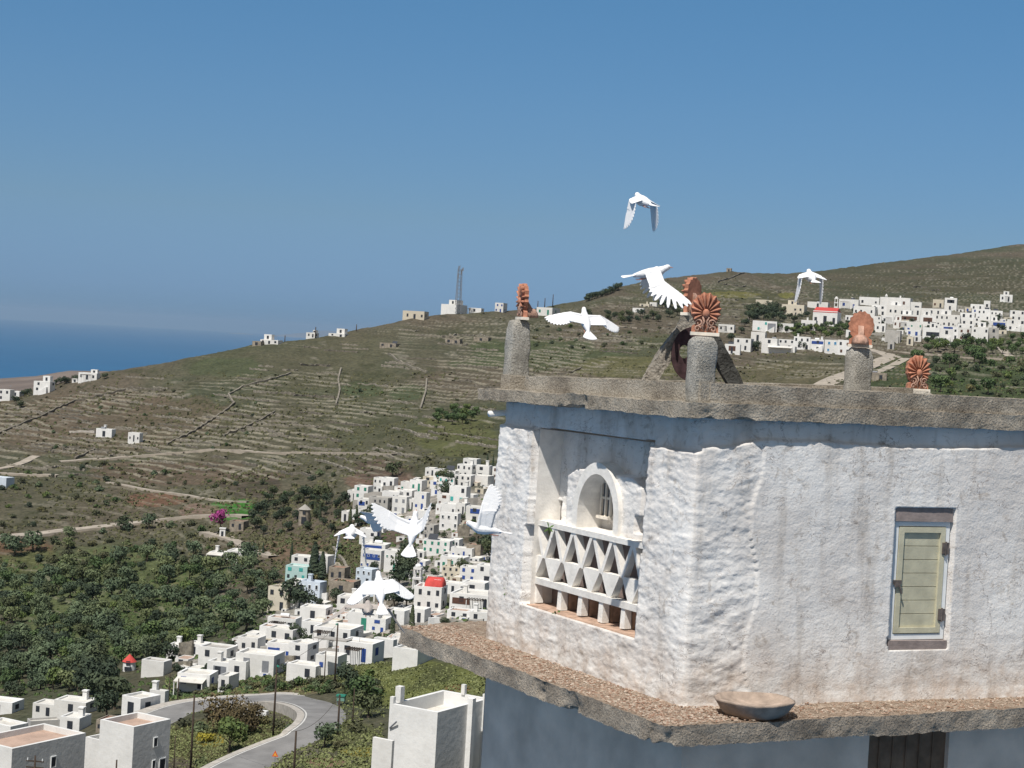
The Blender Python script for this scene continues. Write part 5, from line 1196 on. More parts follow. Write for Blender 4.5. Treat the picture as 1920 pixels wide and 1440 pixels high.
# hooded canopy over the window of the big block
# near white house with open roof well
r = house(724, 808, 1334, 1560, xr=910, th=31, D=125, fl=1, nw=0, roof='hgrey_' if False else 'roofw', label='tall plain white house with a sunken roof terrace beside the dovecote', chim=False, upper=False, sink=8, par=1.35, wins=[])
Wm = [o for o in r.children if o.name.startswith('wall')][0]; xA = min(v.co.x for v in Wm.data.vertices); yB = max(v.co.y for v in Wm.data.vertices); H = max(v.co.z for v in Wm.data.vertices)
for y_ in (yB * .60, yB * .90):
    MB().box(-.05, .42, y_ - .22, y_ + .22, -8, H + .45).build('buttress', MAT['hwhite'], r)
MB().box(xA - .05, xA + .42, yB * .1, yB * .1 + .5, H, H + 1.15).box(xA - .0, xA + .3, -.0, .3, H, H + .5).build('chimney', MAT['hwhite'], r)
MB().box(xA * .55, xA * .55 + .3, yB - .4, yB - .1, H, H + .75).build('chimney', MAT['hwhite'], r)
MB().tube([(xA * .96, -.08, H - 1.75), (xA * .80, -.22, H - 1.15)], .06).build('drain_spout', MAT['wgrey'], r)
house(694, 726, 1388, 1560, th=31, D=124, fl=1, nw=0, xr=735, label='low white wing at the left foot of the tall plain house', chim=False, upper=False, sink=8, par=.3, group=None, wins=[])
# big white house behind the green slope
r = house(736, 782, 1219, 1250, xr=832, th=-8 + 30, fl=1, nw=0, label='long white house with a grey porch at the top of the green slope', chim=False, upper=False, group=None, wins=[(1, .75, .25, .8, 1.1, 'glass', 'window')], sink=4)
MB().box(-14, -9.3, -1.6, 0, 2.2, 2.35).build('porch_roof', MAT['roofg'], r)

# old mill tower with a conical cap, small red capped shrine
def round_tower(px, yt, ye, yb, w, lab, name, mat, capmat, cat):
    gpt = G(px, yb); D = gpt.dot(fwd); H = ray(px, ye * 1.0).z * D - gpt.z; Hc = ray(px, yt).z * D - gpt.z; rr = w / F * D / 2
    r = empty(name, tuple(gpt), 0, label=lab, cat=cat); q = np.linspace(0, 2*pi, 15)[:-1]
    MB().ring([[(math.cos(a) * rr * k, math.sin(a) * rr * k, z) for a in q] for z, k in ((-2, 1.06), (H * .5, 1.0), (H, .96))]).build('tower', mat, r)
    MB().ring([[(math.cos(a) * rr * k, math.sin(a) * rr * k, z) for a in q] for z, k in ((H, 1.12), (H + (Hc - H) * .4, .7), (Hc, .03))]).build('cap', capmat, r)
    MB().box(-.5, .5, -rr - .1, -rr + .3, .1, min(2, H * .5)).build('door', MAT['wglass'], r)
    MB().box(-.3, .3, -rr - .06, -rr + .3, H * .7, H * .7 + .6).build('window', MAT['wglass'], r)
round_tower(570, 945, 955, 984, 22, 'old round stone mill tower with a conical grey cap', 'mill_tower', MAT['hstone'], MAT['roofg'], 'mill tower')
round_tower(242, 1226, 1240, 1256, 24, 'tiny white round chapel with a red conical cap at the grove', 'chapel', MAT['hwhite'], MAT['roofr'], 'chapel')
gpt = G(417, 1006); o = empty('gate_pillar', tuple(gpt), 0, label='white gate pillar under the purple bougainvillea', cat='gate pillar'); MB().box(-.6, .6, -.4, .4, -1, 1.9).box(-.7, .7, -.5, .5, 1.9, 2.1).build('pillar', MAT['hwhite'], o); MB().box(-.25, .25, -.46, -.39, .2, 1.4).build('plaque', MAT['wglass'], o)

# lattice telecom mast
gpt = G(858, 586); D = gpt.dot(fwd); top = ray(857, 499) * D; H = top.z - gpt.z
r = empty('telecom_mast', tuple(gpt), R(20), label='grey lattice telecom mast on the skyline', cat='mast')
w0 = 10 / F * D / 2
mb = MB()
legs = [(-w0, -w0), (w0, -w0), (w0, w0), (-w0, w0)]
for (x, y) in legs: MB().tube([(x, y, -1), (x * .62, y * .62, H * .95)], .10, 5).build('leg', MAT['wgrey'], r)
n = 12
for k in range(n):
    za, zb_ = H * .95 * k / n, H * .95 * (k + 1) / n; sa, sb = 1 - .38 * k / n, 1 - .38 * (k + 1) / n
    for i in range(4):
        a, b_ = legs[i], legs[(i + 1) % 4]
        mb.tube([(a[0]*sa, a[1]*sa, za), (b_[0]*sb, b_[1]*sb, zb_)], .05, 4); mb.tube([(b_[0]*sa, b_[1]*sa, za), (a[0]*sb, a[1]*sb, zb_)], .05, 4)
mb.build('bracing', MAT['wgrey'], r)
for x, y, z in ((-w0*.8, -w0*.8, .93), (w0*.8, -w0*.8, .90), (w0*.7, w0*.7, .84), (-w0*.7, 0, .76)): MB().box(x - .22, x + .22, y - .3, y - .1, H * z, H * (z + .075)).build('antenna', MAT['wgrey'], r)
MB().tube([(0, 0, H * .95), (0, 0, H * 1.03)], .07, 4).build('spike', MAT['wgrey'], r)
# ------------------------------------------------------------------ vegetation
def leaf_quads(cen, nrm, size, rnd):
    """one small leaf clump quad"""
    n = nrm; a = n.orthogonal().normalized(); a.rotate(Matrix.Rotation(rnd.uniform(0, 2*pi), 3, n)); b_ = n.cross(a)
    s = size * rnd.uniform(.6, 1.3)
    return [cen - a*s - b_*s*.6, cen + a*s - b_*s*.7, cen + a*s*.8 + b_*s*.7, cen - a*s*.7 + b_*s*.6]
def crown_mesh(name, mat, rx, rz, nq, ls, seed, lumps=8, zc=1.0):
    rnd = random.Random(seed); V, Q = [], []
    L_ = [(Vector((rnd.uniform(-.55, .55) * rx, rnd.uniform(-.55, .55) * rx, zc + rnd.uniform(-.45, .5) * rz)), rnd.uniform(.38, .62)) for _ in range(lumps)]
    for i in range(nq):
        c, k = rnd.choice(L_); d = Vector((rnd.gauss(0, 1), rnd.gauss(0, 1), rnd.gauss(.25, 1))).normalized()
        p = c + Vector((d.x * rx * k, d.y * rx * k, d.z * rz * k)) * rnd.uniform(.75, 1.05)
        n = (d + Vector((rnd.uniform(-.7, .7), rnd.uniform(-.7, .7), rnd.uniform(-.7, .7)))).normalized()
        b0 = len(V); V += leaf_quads(p, n, ls, rnd); Q.append((b0, b0+1, b0+2, b0+3))
    return mesh(name, V, Q, mat)
def trunk_mesh(name, h, r, rx, seed):
    rnd = random.Random(seed); mb = MB(); a = Vector((rnd.uniform(-.2, .2), rnd.uniform(-.2, .2), h))
    mb.tube([(0, 0, -.8), (0, 0, .2), a * .6, a], [r * 1.5, r * 1.1, r * .8, r * .6], 6)
    for _ in range(4):
        e_ = a + Vector((rnd.uniform(-1, 1) * rx * .6, rnd.uniform(-1, 1) * rx * .6, rnd.uniform(.4, 1.0) * rx)); mb.tube([a * .95, a.lerp(e_, .5) + Vector((0, 0, .1)), e_], [r * .5, r * .3, r * .12], 5)
    me_ = mesh(name, mb.v, mb.f, MAT['bark']); return me_
OL = [(crown_mesh('olive_crown', MAT['olive'], 2.3, 1.8, 620, .20, 100 + i, 9, 2.7), trunk_mesh('olive_trunk', 1.4, .22, 1.6, 50 + i)) for i in range(6)]
DK = [(crown_mesh('tree_crown', MAT['darkleaf'], 2.3, 2.0, 620, .20, 200 + i, 8, 2.8), trunk_mesh('tree_trunk', 1.4, .2, 1.6, 60 + i)) for i in range(5)]
BU = [(crown_mesh('bush_crown', MAT[m_], 1.5, 1.0, 260, .17, 300 + i, 6, .8), trunk_mesh('bush_stem', .4, .08, .8, 70 + i)) for i, m_ in enumerate(('scrub', 'olive', 'freshleaf', 'scrub', 'darkleaf'))]
FR = [(crown_mesh('fresh_crown', MAT['freshleaf'], 2.2, 1.8, 600, .20, 400 + i, 8, 2.4), trunk_mesh('fresh_trunk', 1.2, .18, 1.5, 80 + i)) for i in range(4)]
RU = [(crown_mesh('russet_crown', MAT['rustbush'], 2.4, 2.0, 1500, .13, 500 + i, 10, 1.9), trunk_mesh('russet_stem', .8, .12, 1.4, 90 + i)) for i in range(2)]
PU = [(crown_mesh('blossom_crown', MAT['purple'], 1.6, 1.2, 420, .16, 510, 7, 1.8), trunk_mesh('blossom_stem', .8, .1, 1.0, 95))]
YE = [(crown_mesh('yellow_crown', MAT['yellowbush'], 1.4, .8, 500, .11, 520 + i, 7, .7), trunk_mesh('yellow_stem', .4, .06, .8, 97)) for i in range(2)]
def cyp(seed, h=7.0, r=.85):
    rnd = random.Random(seed); V, Q = [], []
    for i in range(620):
        t = rnd.random() ** .8; an = rnd.uniform(0, 2*pi); rr = r * (1 - t) ** .55 * min(1, .35 + t * 4) * rnd.uniform(.75, 1.08)
        p = Vector((math.cos(an) * rr, math.sin(an) * rr, .3 + t * h)); n = Vector((math.cos(an), math.sin(an), rnd.uniform(-.2, .9))).normalized()
        b0 = len(V); V += leaf_quads(p, n, .20, rnd); Q.append((b0, b0+1, b0+2, b0+3))
    return mesh('cypress_crown', V, Q, MAT['darkleaf'])
CY = [(cyp(600 + i), trunk_mesh('cypress_trunk', .8, .15, .3, 99 + i)) for i in range(3)]
TR = random.Random(5)
def plant(name, cat, var, px, py, scale, label, group, sq=1.0, dz=0.0, D=None):
    p = G(px, py) if D is None else ray(px, py) * D
    cm, tm = TR.choice(var); root = empty(name, (p.x, p.y, p.z - .1 + dz), TR.uniform(0, 6.28), label=label, cat=cat, group=group)
    scale *= {'olive_tree': .66, 'tree': .62, 'bush': .8, 'cypress_tree': .62, 'garden_shrub': .7}.get(name, 1); root.scale = (scale * (1.5 if 'broad' in label else 1), scale * (1.5 if 'broad' in label else 1), scale * sq)
    for nme, m_ in (('crown', cm), ('trunk', tm)):
        o = bpy.data.objects.new(nme, m_); COL.objects.link(o); o.parent = root
    return root
def inpoly(x, y, poly):
    c = False; j = len(poly) - 1
    for i in range(len(poly)):
        xi, yi = poly[i]; xj, yj = poly[j]
        if (yi > y) != (yj > y) and x < (xj - xi) * (y - yi) / (yj - yi) + xi: c = not c
        j = i
    return c
def scatter(poly, n, mind, rnd, ysq=1.6):
    xs = [p[0] for p in poly]; ys = [p[1] for p in poly]; out = []; t = 0
    while len(out) < n and t < n * 60:
        t += 1; x, y = rnd.uniform(min(xs), max(xs)), rnd.uniform(min(ys), max(ys))
        if inpoly(x, y, poly) and all((x - a) ** 2 + ((y - b_) * ysq) ** 2 > mind ** 2 for a, b_ in out): out.append((x, y))
    return out
HOLES = [(230, 1165, 38, 16), (350, 1178, 30, 12), (345, 1103, 30, 12), (90, 1190, 22, 12), (242, 1248, 18, 12), (120, 1150, 32, 13), (280, 1085, 26, 10), (30, 1180, 26, 10), (470, 1130, 20, 9), (140, 1280, 24, 8), (340, 1150, 26, 9), (430, 1120, 22, 9), (300, 1120, 20, 8), (60, 1240, 24, 8), (180, 1230, 18, 7), (400, 1165, 18, 8), (200, 1105, 22, 8), (417, 1003, 14, 10), (430, 1045, 40, 12)]
def hole(x, y): return any(((x - a) / c) ** 2 + ((y - b_) / d) ** 2 < 1 for a, b_, c, d in HOLES)
GROVE = [(-10, 1085), (70, 1095), (140, 1070), (230, 1060), (300, 1050), (360, 1030), (385, 1055), (430, 1062), (480, 1060), (500, 1075), (520, 1095), (497, 1115), (500, 1150), (470, 1180), (440, 1195), (370, 1208), (300, 1218), (262, 1245), (215, 1255), (200, 1290), (130, 1300), (60, 1308), (-10, 1312)]
for x, y in scatter(GROVE, 300, 15, TR):
    if hole(x, y): continue
    plant('olive_tree', 'olive tree', OL if TR.random() < .62 else TR.choice((DK, DK, FR)), x, y, TR.uniform(.6, 1.4), 'dark olive tree crowding the valley grove below the terraces', 'olive trees of the valley grove')
UP = [(-10, 1020), (60, 1015), (180, 1000), (300, 985), (380, 975), (390, 1000), (470, 1040), (480, 1060), (430, 1060), (380, 1030), (300, 1045), (200, 1065), (100, 1090), (-10, 1080)]
for x, y in scatter(UP, 40, 26, TR): plant('bush', 'bush', BU + OL[:1], x, y, TR.uniform(.8, 1.4), 'grey green bush on the overgrown terraces below the dirt road', 'bushes below the dirt road')
UP2 = [(-10, 900), (120, 870), (300, 890), (500, 930), (640, 900), (640, 870), (760, 860), (780, 840), (400, 860), (100, 865), (-10, 960), (200, 970), (380, 930)]
for x, y in scatter([(-10, 905), (100, 875), (260, 865), (420, 900), (560, 890), (640, 870), (640, 905), (560, 940), (400, 925), (300, 905), (200, 960), (60, 990), (-10, 995)], 70, 20, TR): plant('bush', 'bush', BU, x, y, TR.uniform(.6, 1.2), 'low dry bush on the stony slope above the dirt road', 'bushes above the dirt road')
for x, y in scatter([(470, 950), (500, 930), (560, 920), (640, 930), (660, 955), (640, 980), (650, 1000), (600, 1000), (560, 1000), (500, 1005), (465, 985)], 34, 15, TR): plant('tree', 'tree', DK, x, y, TR.uniform(.7, 1.1), 'dark tree in the thicket around the old mill tower', 'dark trees around the mill tower')
for x, y in scatter([(480, 1000), (560, 1000), (640, 1005), (650, 1040), (620, 1100), (560, 1060), (600, 1040), (520, 1020)], 12, 18, TR): plant('bush', 'bush', BU, x, y, TR.uniform(.8, 1.2), 'bush on the bank between the mill tower and the village', 'bushes on the bank under the mill tower')
for x, y, s in [(232, 992, 1.35), (597, 935, 1.2), (570, 935, 1.2), (735, 895, 1.5), (830, 915, 1.6), (845, 917, 1.4), (833, 935, 1.2), (868, 935, 1.0), (795, 1010, 1.2), (700, 975, 1.3), (685, 985, 1.2), (670, 990, 1.1), (757, 1068, 1.6), (754, 1085, 1.7), (748, 1100, 1.5), (762, 1050, 1.4), (640, 1120, 1.2), (915, 1010, 1.8), (905, 1040, 1.6), (925, 1055, 1.6), (552, 1142, 1.9), (570, 1148, 1.5), (740, 1145, 1.5), (762, 1142, 1.4), (870, 1080, 1.2), (558, 1200, 1.1), (630, 1132, 1.0), (290, 1245, 1.4), (315, 1240, 1.2), (165, 1305, 1.9), (195, 1298, 1.7), (180, 1318, 1.7), (215, 1330, 1.7), (200, 1345, 1.3)]:
    plant('tree', 'tree', DK, x, y, s, 'dark leafy tree standing between the white houses of the valley', 'trees between the valley houses')
for x, y, s, lab in [(588, 1086, 1.55, 'broad dark cypress in front of the white house, biggest of the valley'), (603, 1090, 1.2, 'cypress close beside the broadest one, slightly shorter'), (546, 1056, .9, 'small round-topped cypress left of the white and turquoise houses'), (590, 972, .95, 'left one of the two thin cypresses beside the mill tower'), (599, 976, .8, 'right one of the two thin cypresses beside the mill tower'), (656, 985, .9, 'thin cypress before the small white chapel house, left one'), (668, 983, .9, 'thin cypress before the small white chapel house, right one'), (493, 1039, .55, 'lone small cypress standing at the lane'), (913, 878, .7, 'left cypress above the topmost white house'), (924, 880, .7, 'right cypress above the topmost white house'), (735, 1196, .9, 'dark narrow cypress peeping over the far tip of the ledge'), (771, 1195, 1.1, 'dark narrow cypress right behind the far tip of the ledge')]:
    plant('cypress_tree', 'cypress', CY, x, y, s, lab, None)
for x, y, s, n_ in [(413, 1001, 1.0, 0)]: plant('bougainvillea', 'flowering bush', PU, x, y - 1, 1.5, 'purple bougainvillea bush over the white gate pillar', None, dz=1.2)
# ridge side trees
def grp(pts, var, lab, grpname, smin, smax, name='tree', cat='tree'):
    for x, y in pts: plant(name, cat, var, x, y, TR.uniform(smin, smax), lab, grpname)
grp([(1100 + i * 3.6 + TR.uniform(-2, 2), 566 - i * 1.35) for i in range(18)], DK, 'dark pine in the row along the skyline crest', 'dark pines on the skyline crest', 1.0, 1.35)
grp(scatter([(1240, 575), (1285, 572), (1285, 596), (1240, 596)], 9, 11, TR), DK, 'dark tree in the block behind the highest palmettes', 'dark trees behind the highest palmettes', 1.3, 1.7)
grp(scatter([(1150, 595), (1240, 588), (1240, 603), (1160, 606), (1100, 600), (1100, 590)], 14, 10, TR), DK, 'dark tree lining the lane under the little white farm', 'dark trees along the farm lane', 1.0, 1.5)
grp(scatter([(1400, 582), (1450, 575), (1470, 590), (1465, 602), (1405, 604)], 20, 9, TR), DK, 'dark tree in the clump beside the cream house of the ridge village', 'dark trees beside the cream house', 1.3, 1.8)
grp(scatter([(1455, 622), (1500, 618), (1590, 612), (1600, 640), (1540, 636), (1490, 632)], 22, 12, TR), FR, 'green tree on the slope under the red roofed church', 'green trees under the long church', .9, 1.4)
grp([(1470, 600), (1480, 597), (1490, 603), (1500, 598), (1510, 594), (1600, 585), (1605, 592), (1612, 612), (1620, 622), (1632, 628), (1750, 640), (1772, 652), (1738, 642), (1810, 640), (1835, 645), (1872, 606), (1880, 625), (1390, 622), (1397, 612), (1420, 648), (1414, 655), (1505, 655), (1370, 640)], DK, 'dark tree squeezed between houses of the ridge village', 'trees between houses of the ridge village', .8, 1.3)
grp(scatter([(1735, 645), (1800, 652), (1870, 645), (1925, 630), (1925, 665), (1860, 668), (1740, 660)], 34, 13, TR), FR, 'green garden tree at the lower edge of the ridge village', 'garden trees below the ridge village', 1.0, 1.6)
grp(scatter([(1700, 680), (1925, 672), (1925, 745), (1760, 735), (1700, 725)], 60, 17, TR), BU + FR[:2], 'leafy shrub on the green slope below the ridge village', 'shrubs on the green slope below the ridge village', .9, 1.7, 'bush', 'bush')
grp(scatter([(1000, 610), (1240, 612), (1230, 660), (1000, 655)], 26, 22, TR), BU, 'small shrub on the green terraces behind the roof', 'shrubs on the green terraces behind the roof', .6, 1.2, 'bush', 'bush')
grp(scatter([(810, 775), (900, 768), (915, 790), (840, 800), (815, 795)], 12, 12, TR), FR, 'bright green bush in the hollow left of the tower', 'green bushes in the hollow left of the tower', .7, 1.1, 'bush', 'bush')
grp([(105, 722), (112, 720), (120, 721), (128, 719), (140, 717), (150, 716), (196, 711), (45, 742), (52, 741), (30, 760), (40, 765)], DK, 'dark shrub among the houses on the sea ridge', 'dark shrubs on the sea ridge', .6, .9, 'bush', 'bush')
grp([(100 + TR.uniform(0, 800), TR.uniform(720, 850)) for _ in range(46)], BU, 'lone scrub bush on the terraced hillside', 'scrub bushes on the terraced hillside', .5, .9, 'bush', 'bush')
# near road
grp(scatter([(322, 1308), (345, 1300), (500, 1282), (640, 1278), (660, 1262), (700, 1270), (710, 1300), (660, 1310), (560, 1296), (430, 1300)], 34, 13, TR), BU, 'scrubby bush on the bank between the road bend and the village', 'bushes on the bank above the road bend', .55, .95, 'bush', 'bush')
for x, y, s, v, lab in [(420, 1372, 1.15, RU, 'big russet bush inside the road bend'), (450, 1378, .95, RU, 'russet and brown bush right of the biggest one in the bend'), (345, 1362, .8, BU, 'dull green bush beside the tall block and the road'), (372, 1370, .8, BU, 'brownish bush left of the russet one'), (500, 1358, .7, BU, 'low bush near the tip of the road bend'), (520, 1366, .6, BU, 'low green bush at the inner tip of the road bend'), (545, 1370, .5, BU, 'smallest bush at the inner tip of the road bend'), (388, 1392, 1.0, YE, 'yellow flowering bush before the russet one'), (430, 1410, .9, FR, 'dark green bush below the russet one'), (608, 1402, .75, OL, 'young olive tree beside the outer road edge'), (470, 1362, .7, RU, 'small russet bush near the low kerb wall'), (370, 1440, .8, BU, 'bush at the lower end of the roadside bank'), (262, 1432, .8, FR, 'bright green bush in front of the tall white block'), (640, 1400, .6, BU, 'scrub bush on the bank by the plain white house'), (690, 1345, .9, DK, 'dark tree on the slope left of the plain white house'), (680, 1318, .8, FR, 'green bush on the slope above the plain white house'), (668, 1372, .7, BU, 'dry bush beside the roadside posts'), (700, 1310, .9, BU, 'grey bush against the green slope'), (655, 1290, .9, DK, 'dark bush at the top of the slope by the green shelter')]:
    plant('bush', 'bush', v, x, y, s * (1.25 if v in (RU, BU, FR) else 1), lab, None)

# scrub that nobody could count: one object
def scrubmesh(name, boxes, mats, size=(.25, .7), label='', seed=3, quads=7):
    rg = np.random.default_rng(seed); Vs_, n = [], 0
    for (x0, x1, y0, y1, k) in boxes:
        px = rg.uniform(x0, x1, k); py = rg.uniform(y0, y1, k)
        Pp, D, v, tm = ground_raw(px, py); keep = fbm(Pp[:, 0] / 12, Pp[:, 1] / 16, 3) + rg.uniform(-.35, .35, k) > -.05
        keep &= v > .002; Pp = Pp[keep]; m_ = len(Pp); sz = rg.uniform(*size, m_) 
        for q in range(quads):
            d = rg.normal(size=(m_, 3)); d /= np.linalg.norm(d, axis=1)[:, None]; d[:, 2] = np.abs(d[:, 2]) * .8
            c = Pp + d * sz[:, None] * .6; a = np.cross(d, rg.normal(size=(m_, 3))); a /= np.linalg.norm(a, axis=1)[:, None]; b_ = np.cross(d, a)
            s = sz[:, None] * .55; Vs_.append(np.stack([c - a*s - b_*s*.7, c + a*s - b_*s*.6, c + a*s*.8 + b_*s*.7, c - a*s*.7 + b_*s*.8], 1).reshape(-1, 3))
    V = np.concatenate(Vs_); o = link(name, npmesh(name, V, np.arange(len(V)).reshape(-1, 4), mats, smooth=False)); tag(o, label, kind='stuff')
scrubmesh('scrub', [(-20, 930, 700, 880, 5200), (-20, 700, 880, 1060, 5200), (900, 1930, 520, 600, 1600), (960, 1930, 600, 745, 3600), (480, 700, 1010, 1120, 900)], MAT['scrub'], (.25, .75), 'dry scrub tufts over the hillsides')
scrubmesh('undergrowth', [(-20, 520, 1050, 1310, 5200), (620, 930, 930, 1200, 1800), (1690, 1930, 660, 745, 1600)], MAT['freshleaf'], (.2, .6), 'green undergrowth in the grove and on the road banks', seed=9)

scrubmesh('meadow_grass', [(310, 720, 1255, 1445, 16000), (640, 915, 1240, 1330, 6000)], MAT['drygrass'], (.08, .26), 'olive and yellow grass tufts on the road banks', seed=19, quads=3)
# ------------------------------------------------------------------ dry stone walls
def wallrun(pts, h, t, mat, label, group, name='stone_wall', sub=6, jit=.25, cat='stone wall'):
    c = []
    for i in range(len(pts) - 1):
        for j in range(sub): c.append((pts[i][0] + (pts[i+1][0] - pts[i][0]) * j / sub, pts[i][1] + (pts[i+1][1] - pts[i][1]) * j / sub))
    c.append(pts[-1]); c = np.array(c, float); Pp = ground_raw(c[:, 0], c[:, 1])[0]; T = np.gradient(Pp, axis=0); T[:, 2] = 0; T /= np.linalg.norm(T, axis=1)[:, None] + 1e-9
    Nn = np.stack([-T[:, 1], T[:, 0], T[:, 0] * 0], 1) * t / 2; hh = h * (1 + RNG.uniform(-jit, jit, len(c))); up = np.zeros_like(Pp); up[:, 2] = hh; dn = np.zeros_like(Pp); dn[:, 2] = -1.0
    A = np.stack([Pp + Nn + dn, Pp + Nn + up, Pp - Nn + up, Pp - Nn + dn], 1); q = gridq(len(c), 4)
    V = A.reshape(-1, 3); n = len(c); F_ = [tuple(f) for f in q] + [(0, 1, 2, 3), (4*n-4, 4*n-1, 4*n-2, 4*n-3)]
    o = link(name, mesh(name, V, F_, mat)); tag(o, label, cat, group, 'thing'); return o
for pts, m_, lab in [
 ([(-10, 817), (60, 790), (105, 768), (140, 753), (180, 744), (240, 728)], 'rubbledark', 'long dark stone wall climbing to the sea ridge'),
 ([(313, 832), (345, 817), (365, 806), (385, 793), (405, 780), (440, 757)], 'rubbledark', 'dark straight stone wall climbing from the hillside track'),
 ([(420, 817), (450, 805), (470, 795), (515, 774)], 'rubbledark', 'short dark stone wall parallel to the one from the track'),
 ([(440, 757), (428, 742), (455, 728), (490, 716), (545, 700)], 'rubble', 'pale winding stone wall at the top of the straight dark one'),
 ([(640, 690), (634, 710), (637, 730), (630, 758)], 'rubble', 'pale stone wall running straight down the terraces, left one'),
 ([(800, 712), (798, 735), (788, 765)], 'rubble', 'pale stone wall running straight down the terraces, right one'),
 ([(728, 664), (745, 678), (775, 692), (800, 700)], 'rubble', 'stone wall slanting down beneath the stone byre'),
 ([(1045, 703), (1065, 699), (1090, 690)], 'rubbledark', 'dark stone wall on the meadow just above the roof kerb'),
 ([(1345, 530), (1370, 521), (1395, 512)], 'rubbledark', 'stone wall under the tiny hut on the crest'),
 ([(290, 1268), (315, 1255), (345, 1240)], 'rubble', 'pale ramp wall below the flat roofed cistern house'),
 ([(140, 860), (160, 850), (176, 842)], 'rubbledark', 'short dark wall under the two small barns'),
 ([(625, 1030), (640, 1050), (655, 1075)], 'rubble', 'pale wall of the lane curving down behind the fluttering pigeon'),
 ([(130, 812), (160, 811), (178, 812)], 'kerb', 'whitish yard wall left of the plain barn'),
 ([(560, 1352), (582, 1358), (575, 1372), (550, 1388)], 'kerb', 'concrete kerb wall at the inner tip of the road bend'),
 ([(560, 838), (600, 842), (640, 845)], 'rubble', 'broken stone wall over the hillside track')]:
    wallrun(pts, .6, .5, MAT[m_], lab, None)
TW = random.Random(21); k = 0
while k < 170:
    x = TW.uniform(-20, 900) if TW.random() < .72 else TW.uniform(980, 1920)
    rr = float(ridge(np.array([x]))[0])
    y = rr + TW.uniform(14, 250 if x < 900 else 110)
    if x < 900 and (y > 890 or (x > 640 and y > 850)): continue
    if x > 900 and (y > 720 or (x > 1400 and 550 < y < 680)): continue
    z0 = G(x, y).z; n = TW.randint(4, 11); pts = [(x, y)]; yy = y
    for j in range(n):
        x2 = pts[-1][0] + 7; best = min(((abs(G(x2, yy + d).z - z0), yy + d) for d in (-2.4, -1.6, -.8, 0, .8, 1.6, 2.4))); yy = best[1] + TW.uniform(-.4, .4); pts.append((x2, yy))
    wallrun(pts, TW.uniform(.3, .6), .5, MAT['rubble'] if TW.random() < .7 else MAT['rubbledark'], 'low dry stone terrace wall following the contour of the hillside', 'dry stone terrace walls on the hillsides', 'terrace_wall', 3, .4, 'terrace wall'); k += 1

# ------------------------------------------------------------------ posts, sign, shelter
def pole(px, yt, yb, lab, arm=0, r=.11, D=None, name='utility_pole', lamp=False):
    p = G(px, yb) if D is None else ray(px, yb) * D; D = p.dot(fwd); H = ray(px, yt).z * D - p.z
    o = empty(name, tuple(p), TR.uniform(-.3, .3), label=lab, cat='pole')
    MB().tube([(0, 0, -1.5), (0, 0, H)], [r * 1.2, r * .8], 8).build('shaft', MAT['wood'], o, True)
    for k in range(arm): MB().box(-.7, .7, -.05, .05, H - .5 - k * .5, H - .4 - k * .5).build('cross_arm', MAT['wood'], o)
    if arm:
        for x in (-.6, 0, .6): MB().tube([(x, 0, H - .4), (x, 0, H - .22)], .05, 6).build('insulator', MAT['whitepaint'], o)
    if lamp: MB().tube([(0, 0, H - .2), (0, -.5, H + .1), (0, -1.0, H + .1)], .04, 5).box(-.12, .12, -1.3, -.8, H + .02, H + .12).build('lamp_head', MAT['wgreen'], o)
    return p + Vector((0, 0, H))
tp = [pole(357, 1303, 1445, 'dark wooden pole beside the tall white block'), pole(512, 1246, 1379, 'wooden street lamp pole inside the road bend, green head', lamp=True), pole(627, 1168, 1288, 'tallest dark pole above the road bend, lamp on top', lamp=True),
      pole(551, 1370, 1450, 'dark pole beside the lower stretch of the road'), pole(633, 1302, 1378, 'dark pole at the outer edge of the bend, below the green shelter'), pole(661, 1290, 1358, 'thin pale pole right of the green shelter', r=.07), pole(608, 1220, 1276, 'thin pole left of the tallest one', r=.07),
      pole(333, 1272, 1315, 'short dark pole by the blue awning house', r=.09), pole(316, 1262, 1318, 'thin dark pole between the awning house and the roadside house', r=.07), pole(62, 1416, 1500, 'antenna pole with short arms before the big white block', arm=2, r=.09, D=140), pole(215, 1424, 1500, 'grey lamp post before the tall white block', r=.08, D=150),
      pole(326, 1380, 1440, 'thin pale post right of the tall white block', r=.06),
      pole(1008, 564, 580, 'left thin pole on the skyline behind the far pillar', r=.2), pole(1021, 559, 578, 'middle thin pole on the skyline behind the far pillar', r=.2), pole(1036, 552, 576, 'tallest thin pole on the skyline behind the far pillar', r=.2), pole(668, 608, 622, 'lone thin pole on the bare skyline', r=.18), pole(534, 629, 640, 'short pole on the skyline right of the low house', r=.18), pole(591, 613, 626, 'pole beside the roof tank house', r=.2)]
def cable(a, b_, sag, label):
    pts = [a.lerp(b_, t / 14) - Vector((0, 0, sag * 4 * (t/14) * (1 - t/14))) for t in range(15)]
    o = MB().tube(pts, .018, 4).build('power_cable', MAT['wood']); tag(o, label, 'cable', 'cables between the road poles')
cable(tp[1], tp[2], .8, 'thin cable between the lamp poles of the road bend'); cable(tp[0], tp[3], 1.0, 'thin cable from the pole at the tall block to the lower road pole'); cable(tp[3], tp[4], .8, 'thin cable from the lower road pole to the pole at the outer bend')
